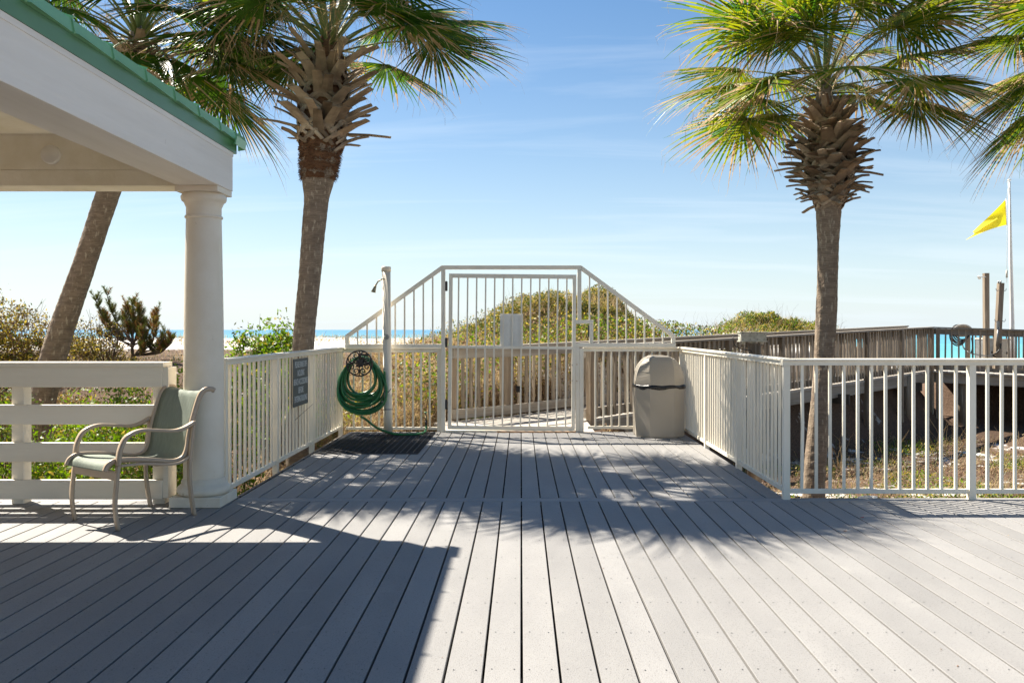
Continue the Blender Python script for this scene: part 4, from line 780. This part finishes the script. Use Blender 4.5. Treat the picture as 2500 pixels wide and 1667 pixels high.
def palm(label, cen, d, zg, crown, boots, boot_r, stubs, nf, scale, yellow, seed, collar=None, flare=1.35, droop=1.0, lowel=-.75, tilt=0.0, bulge=0.0):
    """cen: list of (px, py, width px) from the ground up"""
    rn = random.Random(seed); cr = P(crown[0], crown[1], d); pts = []; rad = []
    for px, py, wpx in cen: pts.append(P(px, py, d)); rad.append(wpx / 2 * d / FPX)
    base = pts[0].copy(); base.z = zg
    t = thing('palm_tree', base, label, 'palm tree', 'palm trees around the deck'); pts = [base - Vector((0, 0, .25)), base] + pts; rad = [rad[0] * flare * 1.05, rad[0] * flare] + rad
    # resample and roughen the trunk
    dense = []; dr = []
    for i in range(len(pts) - 1):
        k = max(2, int((pts[i + 1] - pts[i]).length / .022))
        for j in range(k): f = j / k; dense.append(pts[i].lerp(pts[i + 1], f)); dr.append(rad[i] * (1 - f) + rad[i + 1] * f)
    dense.append(pts[-1]); dr.append(rad[-1])
    xs_ = [v.x for v in dense]; kk = 22
    sx_ = [sum(xs_[max(0, i - kk):i + kk + 1]) / len(xs_[max(0, i - kk):i + kk + 1]) for i in range(len(xs_))]; dr = [sum(dr[max(0, i - 6):i + 7]) / len(dr[max(0, i - 6):i + 7]) for i in range(len(dr))]
    for i, v in enumerate(dense): v.x = sx_[i]
    m = MB(); n = 28; vs = []; ph = rn.uniform(0, 6)
    for i, (v, r_) in enumerate(zip(dense, dr)):
        ring = .008 * math.sin(i * 1.15 + .8 * math.sin(i * .13)) + .008 * math.sin(i * .31)
        for j in range(n):
            a = 2 * math.pi * j / n; q = 1 + ring + .022 * math.sin(3 * a + i * .05 + ph) + .016 * math.sin(7 * a - i * .11) + rn.uniform(-.012, .012); vs.append((v.x + r_ * q * math.cos(a), v.y + r_ * q * math.sin(a), v.z))
    m.add(vs, [(i * n + j, i * n + (j + 1) % n, (i + 1) * n + (j + 1) % n, (i + 1) * n + j) for i in range(len(dense) - 1) for j in range(n)], smooth=False); m.build('trunk', 'bark', t)
    def axis_at(z):
        for i in range(len(dense) - 1):
            if dense[i].z <= z <= dense[i + 1].z: return dense[i], dr[i]
        return dense[-1], dr[-1]
    z0, z1 = boots; nb = stubs
    bms = [boot_mesh(rn.uniform(.10, .24) * boot_r, .75, .15, rn.uniform(.055, .075), 1.0 * .125, 'boot' if i % 3 else 'boot_pale', .45 + .5 * rn.random()) for i in range(7)]
    longb = [boot_mesh(rn.uniform(.18, .27) * boot_r, .85, .17, .06, .125, 'boot_pale', rn.uniform(-.05, .35)) for i in range(3)]
    for i in range(nb):
        f = (i + .5) / nb; z = z0 + (z1 - z0) * f; v, r_ = axis_at(z); a = i * 2.39996 + rn.uniform(-.15, .15); k = r_ / .125 * (1 + bulge * math.sin(math.pi * min(1, f * 1.1)))
        me_ = longb[i % 3] if (f < .22 and rn.random() < .45) or rn.random() < .08 else bms[i % 7]
        put('leaf_base', me_, (v.x, v.y, z), t, rot=(rn.gauss(0, .10), tilt - .25 * f + rn.gauss(0, .12), a), scale=(k, k, 1))
    if collar:
        c0_, c1_ = collar; V = []
        for i in range(2600):
            z = rn.uniform(c0_, c1_); v, r_ = axis_at(z); a = rn.uniform(0, 6.283); r2 = r_ * 1.02; p = np.array([v.x + r2 * math.cos(a), v.y + r2 * math.sin(a), z]); o_ = np.array([math.cos(a), math.sin(a), 0]); tg = np.array([-math.sin(a), math.cos(a), 0])
            e = p + o_ * rn.uniform(.008, .035) + tg * rn.uniform(-.05, .05) + np.array([0, 0, rn.uniform(-.05, .02)]); w_ = np.array([0, 0, .004]); V.append([p - w_, p + w_, e + w_ * .3, e - w_ * .3])
        quads('fibre_collar', np.array(V), np.zeros(len(V)), ['fibre'], (dense[-1].x, dense[-1].y, c0_), t)['kind'] = 'stuff'
        m = MB(); vv = [axis_at(z) for z in np.linspace(c0_, c1_, 14)]; m.tube([Vector((v.x, v.y, z)) for (v, r_), z in zip(vv, np.linspace(c0_, c1_, 14))], [r_ * (1.02 + .03 * math.sin(i * 2.1)) for i, (v, r_) in enumerate(vv)], 20); m.build('fibre_sheath', 'fibre', t)
    # brown fibre hugging the heart under the leaf bases
    m = MB(); hz_ = np.linspace(z0 - .05, cr.z + .12, 12); m.tube([(axis_at(z)[0].x if z < dense[-1].z else cr.x, d, z) for z in hz_], [axis_at(z)[1] * (1.06 if i < 9 else .8 - .2 * (i - 9)) for i, z in enumerate(hz_)], 16); m.build('heart', 'fibre' if collar else 'bark', t)
    # crown
    for i in range(nf):
        f = i / (nf - 1); el = 1.42 - (1.42 - lowel) * f ** .82 + rn.uniform(-.08, .08); az = i * 2.39996 + rn.uniform(-.25, .25) + seed
        key = (round(el / .2), i % 2, yellow, round(scale, 2), seed)
        if key not in FR: FR[key] = frond_mesh(round(el / .2) * .2, i % 2 + seed, scale, yellow=yellow, dry=.16 if el > .3 else .3, droop=droop)
        zb = cr.z + .10 - .22 * f; r0 = .05 + .05 * f
        put('frond', FR[key], (cr.x + r0 * math.cos(az), cr.y + r0 * math.sin(az), zb), t, rot=(rn.gauss(0, .04), rn.gauss(0, .04), az))
    V = []                                  # hanging dry flower stalks and threads among the fronds
    for i in range(14):
        az = rn.uniform(0, 6.283); p = np.array([cr.x, cr.y, cr.z + .1]); L_ = scale * rn.uniform(.7, 1.3); dirv = np.array([math.cos(az), math.sin(az), 0]); prev = p
        for k in range(1, 9):
            q = p + dirv * L_ * k / 8 + np.array([0, 0, .35 * math.sin(k / 8 * 2.6) - .55 * (k / 8) ** 2]) * scale; s_ = np.cross(q - prev, [0, 0, 1.0]); s_ = s_ / max(np.linalg.norm(s_), 1e-4) * .004; V.append([prev - s_, prev + s_, q + s_, q - s_])
            if k > 3:
                for _ in range(7):
                    e = q + np.array([rn.gauss(0, .10), rn.gauss(0, .10), -rn.uniform(.05, .32)]) * scale; V.append([q - s_ * .5, q + s_ * .5, e + s_ * .25, e - s_ * .25])
            prev = q
    quads('flower_stalks', np.array(V), np.zeros(len(V)), ['frond_dry'], cr, t)['kind'] = 'stuff'
    return t
palm('leaning palm with rough scaly trunk behind the rail fence, crown above the green roof', [(82, 1155, 58), (100, 1000, 58), (120, 900, 62), (150, 800, 60), (192, 690, 56), (228, 580, 54), (262, 480, 56), (295, 370, 60), (322, 250, 74), (338, 130, 78)], 11.0, -.55,
     (338, 90), (3.6, 4.9), 1.1, 70, 38, 1.10, False, 11, lowel=-.45)
palm('middle palm with orange fibre collar and crossed leaf stubs, behind the sign fence', [(734, 960, 54), (739, 857, 52), (746, 760, 52), (754, 690, 53), (763, 600, 55), (771, 500, 58), (775, 462, 62), (778, 440, 82), (783, 390, 94), (784, 340, 96), (790, 270, 92), (795, 200, 90), (797, 160, 80)], 10.0, -.5,
     (803, 105), (3.48, 4.40), 1.1, 78, 36, 1.04, False, 3, collar=(3.03, 3.54), lowel=.06, bulge=.12)
palm('right palm with pineapple like leaf bases, rising in front of the boardwalk ramp', [(1985, 1215, 50), (1990, 1140, 52), (2002, 1000, 47), (2011, 890, 46), (2017, 780, 50), (2020, 690, 48), (2022, 600, 50), (2025, 530, 58), (2024, 480, 62), (2026, 400, 84), (2024, 320, 74), (2020, 268, 58), (2015, 240, 44)], 10.3, -.95,
     (2012, 205), (2.86, 4.0), .68, 175, 34, 1.0, True, 5, lowel=-.12, tilt=.30, bulge=.30)
palm('palm at the right picture edge, only its drooping left fronds visible', [(2690, 1150, 50), (2695, 800, 48), (2700, 500, 52), (2702, 330, 74), (2704, 230, 60)], 9.6, -.9,
     (2790, 110), (2.9, 3.9), 1.1, 60, 40, 1.02, True, 8, lowel=-.42)

# ---------------------------------------------------------------- vegetation
rng = np.random.RandomState(21)
def on_terrain(n, x0, x1, y0, y1, dens=None):
    out = []
    while sum(len(a) for a in out) < n:
        x = rng.uniform(x0, x1, n); y = rng.uniform(y0, y1, n)
        keep = rng.rand(n) < (dens(x, y) if dens else 1); x, y = x[keep], y[keep]; out.append(np.stack([x, y, terr(x, y)], 1))
    return np.concatenate(out)[:n]
def qcoord(x, y): return -((x - F0[0]) * DN[0] + (y - F0[1]) * DN[1])
def off_walk(x, y):
    q = qcoord(x, y); s = (x - F0[0]) * DR[0] + (y - F0[1]) * DR[1]
    a = ~((q < .14) & (q > -WW - .18) & (s > -2.8) & (s < 14.3)); b_ = ~((x > -2.36) & (x < 2.1) & (y < 11.25)); c_ = ~((x > -1.15) & (x < 1.1) & (y < 12.6)); dd = (x - P1.x) * PD.x + (y - P1.y) * PD.y; ee = (x - P1.x) * PU.x + (y - P1.y) * PU.y
    return (a & b_ & c_ & (y > 6.85)).astype(float)
def stuff(name, V, slots, mats, label, cat):
    n = len(V); c_ = V.reshape(-1, 3).mean(0); o = quads(name, V, slots, mats, (float(c_[0]), float(c_[1]), float(V[..., 2].min()))); tag(o, label, cat, kind='stuff'); return o
clump = lambda x, y, f, s=0: np.clip(.5 + .75 * wob(x + s * 3.1, y - s * 1.7, f), 0, 1)

# dry leaf and twig litter over the near slopes
Pt = on_terrain(52000, -11, 3, 6.9, 15.2, lambda x, y: off_walk(x, y) * (.35 + .65 * clump(x, y, 1.6)) * (.35 + .65 * (y < 14)))
Pt2 = on_terrain(30000, 2.1, 14, 6.9, 19, lambda x, y: off_walk(x, y) * clump(x, y, 2.0, 2) ** 1.5 * np.where(y < 10.5, 1, .55))
A = np.concatenate([Pt, Pt2]); A[:, 2] += rng.rand(len(A)) ** 2 * .10
V = leafq(A, .055, .35, 0); stuff('leaf_litter', V, rng.choice([0, 0, 0, 1], len(V)), ['leaf_dead', 'grass_dry'], 'brown dry leaf and twig litter on the slopes around the deck', 'leaf litter')
# dry grass and runners
Pt = on_terrain(8500, -9, 3, 6.9, 18, lambda x, y: off_walk(x, y) * clump(x, y, 1.1, 1) ** 2); Pt2 = on_terrain(13000, 2.1, 14, 6.9, 19, lambda x, y: off_walk(x, y) * clump(x, y, 1.3, 4) ** 2 * np.where(y < 13, 1, .5))
A = np.concatenate([Pt, Pt2]); V = bladeq(A, .24, .0035, 1.6); n3 = len(V); stuff('dry_grass', V, np.tile(rng.choice([0, 0, 0, 1], len(A)), 3), ['grass_dry', 'leaf_mid'], 'thin bent tan grass tufts growing between deck and dunes', 'grass')
# low green ground cover, yellowing, either side of the deck
def cover_pts(n, x0, x1, y0, y1, f, s, h):
    A = on_terrain(n, x0, x1, y0, y1, lambda x, y: off_walk(x, y) * (clump(x, y, f, s) > .66) * clump(x, y, f * 3, s)); A[:, 2] += rng.rand(n) ** .7 * h * clump(A[:, 0], A[:, 1], f, s); return A
A = np.concatenate([cover_pts(13000, -9, -2.3, 7, 13.5, .9, 1, .35), cover_pts(5000, -2.6, 0, 11.2, 13.0, 1.2, 2, .2)])
V = leafq(A, .060, .5, .5); stuff('ground_cover', V, rng.choice([0, 0, 1, 2, 3], len(V)), ['leaf_bright', 'leaf_mid', 'leaf_gold', 'leaf_olive'], 'low bright green and yellowing creeping plants left of the deck', 'ground cover')
A = on_terrain(30000, 3.2, 14, 6.9, 18, lambda x, y: off_walk(x, y) * (clump(x, y, 1.0, 5) > .5) * clump(x, y, 3, 5) * np.where(x > 5.0, 1, .45)); A[:, 2] += rng.rand(len(A)) ** .7 * .28 * clump(A[:, 0], A[:, 1], 1.0, 5)
V = leafq(A, .042, .5, .4); stuff('ground_cover', V, rng.choice([0, 1, 1, 2], len(V)), ['leaf_bright', 'leaf_mid', 'leaf_gold'], 'sparse green creepers on the shaded sand behind the right fence', 'ground cover')

# scrub that clothes the dune mound behind the gate
def mound_cover(name, cx, cy, rx, ry, n, hmax, label, cols, dead=.2, size=.055, lift=.0, grass=3200):
    x = rng.normal(0, .62, n) * rx + cx; y = rng.normal(0, .62, n) * ry + cy; k = (((x - cx) / rx) ** 2 + ((y - cy) / ry) ** 2 < 1.7) & (off_walk(x, y) > .5) & (qcoord(x, y) > .25) & (rng.rand(n) < .25 + .75 * clump(x, y, 2.6, 3)); x, y = x[k], y[k]
    hh = hmax * 1.7 * (.55 * clump(x, y, 3.0, 3) + .6 * clump(x, y, 6.5, 5) ** 1.5) * rng.rand(len(x)) ** .45; A = np.stack([x, y, terr(x, y) + hh + lift], 1); V = leafq(A, size, .42, .6)
    u = clump(x, y, 1.3, 7); top_ = hh > hmax * .35; r_ = rng.rand(len(x)); sl = np.where(r_ < .10 + .34 * u, 0, np.where(r_ < .44, 1, 2)); sl = np.where(~top_ & (rng.rand(len(x)) < .6), 3, sl)
    nb = grass; xb = rng.normal(0, .7, nb) * rx + cx; yb = rng.normal(0, .7, nb) * ry + cy; kb = (off_walk(xb, yb) > .5) & (qcoord(xb, yb) > .25); xb, yb = xb[kb], yb[kb]
    B_ = bladeq(np.stack([xb, yb, terr(xb, yb)], 1), .50, .0045, 1.7); V = np.concatenate([V, B_]); sl = np.concatenate([sl, np.full(len(B_), 4)])
    return stuff(name, V, sl, cols + ['grass_dry'], label, 'dune scrub')
mound_cover('dune_scrub', .40, 18.6, 1.9, 2.4, 62000, .34, 'golden green scrub covering the tall dune mound behind the gate', ['leaf_gold', 'leaf_olive', 'leaf_mid', 'leaf_dead'])
mound_cover('dune_scrub', 1.95, 19.3, 1.0, 2.0, 36000, .32, 'golden green scrub on the lower right shoulder of the dune mound', ['leaf_gold', 'leaf_olive', 'leaf_mid', 'leaf_dead'])
mound_cover('dune_scrub', 7.15, 24.3, 1.25, 1.5, 34000, .30, 'pale green leafy scrub on the small dune behind the boardwalk railing', ['leaf_gold', 'leaf_bright', 'leaf_mid', 'leaf_olive'], size=.07)
# dune face between the near fence and the mound: dead stems, grass, some green
x = rng.uniform(-3.0, 2.6, 60000); y = rng.uniform(11.3, 17.5, 60000); k = (off_walk(x, y) > .5) & (qcoord(x, y) > .16) & (rng.rand(60000) < .4 + .6 * clump(x, y, 2.2, 9)); x, y = x[k], y[k]
A = np.stack([x, y, terr(x, y) + rng.rand(len(x)) ** .8 * .26], 1); V = leafq(A, .06, .22, .5); u = clump(x, y, 1.6, 4); r_ = rng.rand(len(x)); sl = np.where(r_ < .72 - .3 * u, 0, np.where(r_ < .84, 1, np.where(r_ < .92, 2, 3)))
B_ = bladeq(np.stack([x[:16000], y[:16000], terr(x[:16000], y[:16000])], 1), .40, .0035, 1.8); stuff('dune_face_scrub', np.concatenate([V, B_]), np.concatenate([sl, np.full(len(B_), 1)]), ['leaf_dead', 'grass_dry', 'leaf_gold', 'leaf_mid'], 'dry brown and green brush on the slope seen through the gate bars', 'dune scrub')
# green hedge just behind the far boardwalk railing, seen between its pickets
s = rng.uniform(-.3, 8.5, 26000); q = rng.uniform(.30, 1.5, 26000); x = F0[0] + DR[0] * s - DN[0] * q; y = F0[1] + DR[1] * s - DN[1] * q; k = rng.rand(26000) < clump(x, y, 2.4, 6); x, y, s = x[k], y[k], s[k]
A = np.stack([x, y, terr(x, y) + rng.rand(len(x)) * (.85 - .03 * s)], 1); stuff('green_undergrowth', leafq(A, .06, .5, .5), rng.choice([0, 1, 1, 2, 3], len(A)), ['leaf_bright', 'leaf_mid', 'leaf_gold', 'leaf_dead'], 'leafy green undergrowth pressed against the far boardwalk railing', 'undergrowth')
# sparse beach grass on the sand ridge
A = np.concatenate([on_terrain(3000, -16, 9, 20, 44, lambda x, y: (clump(x, y, .9, 2) > .6) * 1.0)]); stuff('beach_grass', bladeq(A, .30, .005, 1.1), np.tile(rng.choice([0, 0, 1], len(A)), 3), ['grass_dry', 'leaf_olive'], 'thin beach grass along the white sand ridge before the sea', 'grass')
A = on_terrain(9000, -16, 9, 17, 42, lambda x, y: (clump(x, y, 1.3, 8) > .72) * (qcoord(x, y) > .3) * 1.0); A[:, 2] += rng.rand(9000) * .12; stuff('ridge_scrub', leafq(A, .07, .35, .3), rng.choice([0, 0, 1, 2], 9000), ['leaf_dead', 'grass_dry', 'leaf_olive'], 'low rusty brush dotted over the white sand ridge', 'dune scrub')

def stems(m, base, n, h, spread, r0=.007, up=1.0, wig=.12, seed=0):
    r_ = random.Random(seed); ends = []
    for i in range(n):
        a = r_.uniform(0, 6.283); k = r_.uniform(.1, 1) * spread; p = Vector(base) + Vector((math.cos(a), math.sin(a), 0)) * k * .15; pts = [p]; L_ = h * r_.uniform(.6, 1.1); dv = Vector((math.cos(a) * k, math.sin(a) * k, h * up)).normalized()
        for j in range(7): dv = (dv + Vector((r_.gauss(0, wig), r_.gauss(0, wig), r_.gauss(0, wig * .5)))).normalized(); p = p + dv * L_ / 7; pts.append(p)
        m.tube(pts, [r0 * (1 - .8 * j / 7) for j in range(8)], 4, cap=False); ends.append(pts)
    return ends
# individual shrubs
def shrub(name, at, blobs, n, mats, probs, label, size=.05, nst=14, group=None, cat='shrub', aspect=.45, twig_h=None, up=.4, seed=1, hollow=.35):
    at = Vector(at); at.z = float(terr(at.x, at.y)); t = thing(name, at, label, cat, group); Pt = []; vol = [b_[3] * b_[4] * b_[5] for b_ in blobs]; r_ = np.random.RandomState(seed)
    for b_, v in zip(blobs, vol):
        k = int(n * v / sum(vol)); u = unit(r_.normal(size=(k, 3))) * (r_.rand(k, 1) ** (hollow)) * (1 + .22 * np.sin(7 * r_.rand(k, 1) * 6))
        lump = 1 + .20 * np.sin(u[:, :1] * 6 + b_[0] * 3) + .18 * np.sin(u[:, 1:2] * 7 + 1) + .18 * np.sin(u[:, 2:3] * 8 + b_[2] * 5); p = u * lump * np.array(b_[3:6]) + np.array([at.x + b_[0], at.y + b_[1], at.z + b_[2]]); Pt.append(p)
    Pt = np.concatenate(Pt); cl_ = np.sin(Pt[:, 0] * 9) * np.sin(Pt[:, 1] * 8 + 1) * np.sin(Pt[:, 2] * 10 + 2) + .6 * np.sin(Pt[:, 0] * 23 + 1) * np.sin(Pt[:, 2] * 21); Pt = Pt[(cl_ + r_.rand(len(Pt)) * 1.0) > .22]; Pt = Pt[Pt[:, 2] > terr(Pt[:, 0], Pt[:, 1])]
    quads('foliage', leafq(Pt, size, aspect, up), r_.choice(len(mats), len(Pt), p=probs), mats, at, t); m = MB(); H_ = max(b_[2] + b_[5] for b_ in blobs); Wd = max(abs(b_[0]) + b_[3] for b_ in blobs)
    stems(m, at, nst, H_ * (twig_h or 1.0), Wd, .009, seed=seed); m.build('stems', 'twig', t); return t
ol = dict(mats=['leaf_olive', 'leaf_gold', 'leaf_mid', 'leaf_dead'], probs=[.42, .24, .14, .20])
g_ = 'shrubs on the dune at the left'
shrub('olive_shrub', (-9.2, 15.2, 0), [(-.6, 0, .75, 1.0, .9, .72), (.25, .1, .60, .9, .8, .62), (-1.5, 0, .9, .9, .8, .8)], 44000, label='large golden brown shrub at the left picture edge, behind the leaning palm', size=.06, nst=40, group=g_, seed=2, twig_h=1.05, **ol)
shrub('olive_shrub', (-7.75, 16.2, 0), [(-.3, 0, .32, .6, .7, .38), (.3, .1, .10, .4, .5, .15), (-.6, -.1, .42, .5, .5, .45)], 9000, label='lower olive shrub between the leaning palm and the small pine', size=.05, nst=34, group=g_, seed=3, twig_h=1.3, **ol)
shrub('olive_shrub', (-7.9, 13.6, 0), [(0, 0, .12, 1.3, .6, .30), (-1.6, .1, .2, 1.1, .6, .45)], 16000, label='low rusty brush spilling down the slope above the rail fence', size=.05, nst=30, group=g_, seed=4, mats=['leaf_olive', 'leaf_dead', 'leaf_gold', 'grass_dry'], probs=[.35, .38, .15, .12])
gr = dict(mats=['leaf_bright', 'leaf_mid', 'leaf_gold'], probs=[.66, .26, .08])
g2 = 'bright green shrubs round the deck'
q = P(655, 850, 12.6)
shrub('green_shrub', (q.x, 12.6, 0), [(.10, 0, 1.25, .38, .35, .40), (-.15, 0, .7, .5, .4, .6), (.35, 0, .9, .3, .3, .55), (-.42, 0, 1.3, .14, .13, .30), (-.1, .1, 1.2, .3, .3, .35)], 13000, label='upright bright green shrub between the column and the middle palm trunk', size=.07, nst=16, group=g2, seed=5, twig_h=1.05, **gr)
for i, (px, py, d, sx_, sz_, n, lb) in enumerate(((300, 985, 10.2, .55, .30, 3600, 'bright green shrub behind the rail fence, between its two upper gaps'), (420, 1000, 9.4, .28, .55, 2500, 'narrow green shrub seen between rail fence end and column'), (230, 1080, 9.3, .65, .28, 3600, 'green shrub behind the rail fence, below and left of the chair arms'),
        (150, 1140, 8.6, .7, .26, 3200, 'yellowing shrub behind the lowest gap of the rail fence'), (385, 1150, 8.6, .5, .25, 2500, 'green shrub low behind the chair seat'), (10, 1040, 8.8, .35, .5, 2600, 'dark green shrub at the left picture edge behind the rail fence'), (690, 905, 11.6, .6, .45, 3800, 'green shrub behind the left fence beside the middle palm trunk'), (580, 1050, 8.6, .25, .4, 1900, 'leafy shrub behind the left fence, right next to the column'))):
    q = P(px, py, d); gz = float(terr(q.x, d)); zc = max(.15, q.z - gz); shrub('green_shrub', (q.x, d, 0), [(0, 0, zc, sx_, .35, sz_), (sx_ * .5, 0, zc * .5, sx_ * .6, .3, max(.2, zc * .5)), (-sx_ * .5, 0, zc * .5, sx_ * .6, .3, max(.2, zc * .5))], n, label=lb, size=.055, nst=8, group=g2, seed=20 + i, **(gr if i not in (5,) else dict(mats=['leaf_mid', 'leaf_bright', 'leaf_dead'], probs=[.7, .2, .1])))
# small pine
pa = P(325, 868, 17.0); pz = float(terr(pa.x, 17.0)); pine = thing('pine_shrub', (pa.x, 17.0, pz), 'small rusty green pine with upright candles on the white dune', 'pine'); tr = MB(); nd = []; r_ = random.Random(9); sl = []
tr.tube([(pa.x, 17, pz - .1), (pa.x - .02, 17, pz + .28), (pa.x - .03, 17, pz + .45)], [.035, .03, .026], 8)
S_ = 17.0 / FPX
tips = [(-85, 145), (-62, 165), (-35, 135), (-8, 140), (18, 128), (38, 118), (58, 92), (72, 72), (-95, 95), (-72, 108), (-50, 75), (-18, 92), (10, 78), (42, 74), (5, 120), (-28, 118), (100, 68), (112, 52), (96, 36), (72, 40), (48, 30), (-68, 60), (30, 98), (-45, 100)]
for tx, ty in tips:
    low = tx > 40 and ty < 75; b0 = Vector((pa.x + (.02 if low else 0), 17, pz + (.10 if low else .25 + .2 * r_.random()))); e = Vector((pa.x + tx * S_, 17 + r_.uniform(-.45, .45), pz + ty * S_)); mid = b0.lerp(e, .55) + Vector((tx * S_ * .16, 0, -.06)); pts = spline([b0, mid, e], 6); tr.tube(pts, [.018 * (1 - .75 * j / (len(pts) - 1)) for j in range(len(pts))], 5, cap=False)
    for k in range(17):                              # candles: needle covered shoots
        i0 = r_.randint(4, len(pts) - 1); b1 = pts[i0]; a = r_.uniform(0, 6.283); L_ = r_.uniform(.10, .24); dv = Vector((.45 * math.cos(a), .45 * math.sin(a), 1.0)).normalized(); e1 = b1 + dv * L_; tr.tube([b1, e1], [.006, .002], 4, cap=False); rust = r_.random() < .42
        for _ in range(56):
            f = r_.random(); p = b1.lerp(e1, f); a2 = r_.uniform(0, 6.283); o_ = (dv * .9 + Vector((math.cos(a2), math.sin(a2), 0)) * .8).normalized() * r_.uniform(.055, .115) * (1 - .4 * f); s_ = Vector((-o_.z, 0, o_.x)).normalized() * .0036; nd.append([p - s_, p + s_, p + o_ + s_ * .3, p + o_ - s_ * .3]); sl.append(1 if rust and r_.random() < .7 else 0)
tr.build('trunk', 'twig', pine); quads('needles', np.array([[tuple(v) for v in q_] for q_ in nd]), sl, ['needle', 'needle_rust'], pine.location, pine)
# bare twigs standing out of the scrub crests
m = MB(); r_ = random.Random(31)
for i in range(64):
    cx_, cy_, w_, h_ = r_.choice([(.3, 18.6, 1.0, .55), (1.9, 19.5, 1.2, .5), (3.9, 20.5, .7, .8), (3.3, 19.6, .8, .6)]); x = cx_ + r_.gauss(0, w_ * .7); y = cy_ + r_.uniform(-.8, .8)
    if qcoord(x, y) < .4: continue
    z = float(terr(x, y)) + .05; stems(m, (x, y, z), 3, h_ * r_.uniform(.6, 1.2), .35, .004, wig=.22, seed=i)
tag(m.build('bare_twigs', 'twig'), 'thin bare twigs standing out along the crest of the dune mound', 'twigs', kind='stuff')
m = MB()
for i in range(60):
    x = r_.uniform(4.9, 9.3); y = 24.2 + r_.uniform(-.6, .8); z = float(terr(x, y)) + .1; stems(m, (x, y, z), 3, r_.uniform(.3, .75), .4, .004, wig=.22, seed=100 + i)
tag(m.build('bare_twigs', 'twig'), 'thin bare twigs above the small leafy dune behind the boardwalk railing', 'twigs', kind='stuff')
m = MB()
for px, py, d, h_ in ((615, 850, 12.4, 1.0), (700, 850, 12.6, .9), (2050, 1040, 15, .9), (2150, 1090, 15.5, .8), (2290, 1050, 16.5, 1.0), (2330, 1040, 16, 1.0), (2440, 1080, 14.5, .9), (1960, 1180, 9.4, .5), (2300, 1190, 9.2, .5)):
    q = P(px, py, d); stems(m, (q.x, d, float(terr(q.x, d))), 7, h_, .5, .005, wig=.2, seed=int(px))
tag(m.build('dry_stalks', 'grass_dry'), 'tall tan dead stalks standing by the left palm and under the platform', 'stalks', kind='stuff')

r_ = np.random.RandomState(77); n = 520; side_ = r_.rand(n); x = np.where(side_ < .3, -2.22 + np.abs(r_.normal(0, .07, n)), np.where(side_ < .6, 1.97 - np.abs(r_.normal(0, .07, n)), r_.uniform(-2.1, 5.5, n))); y = np.where(side_ < .6, r_.uniform(6.8, 10.9, n), r_.uniform(3.0, 6.5, n))
keep = (side_ < .6) | (r_.rand(n) < .35); A = np.stack([x, y, np.full(n, .004)], 1)[keep]; V = leafq(A, .014, .45, 0); V[..., 2] = .002 + np.abs(V[..., 2] - .004) * .35
stuff('deck_debris', V, r_.choice([0, 0, 1], len(V)), ['leaf_dead', 'grass_dry'], 'tiny dry leaf crumbs caught along the deck edges', 'debris')
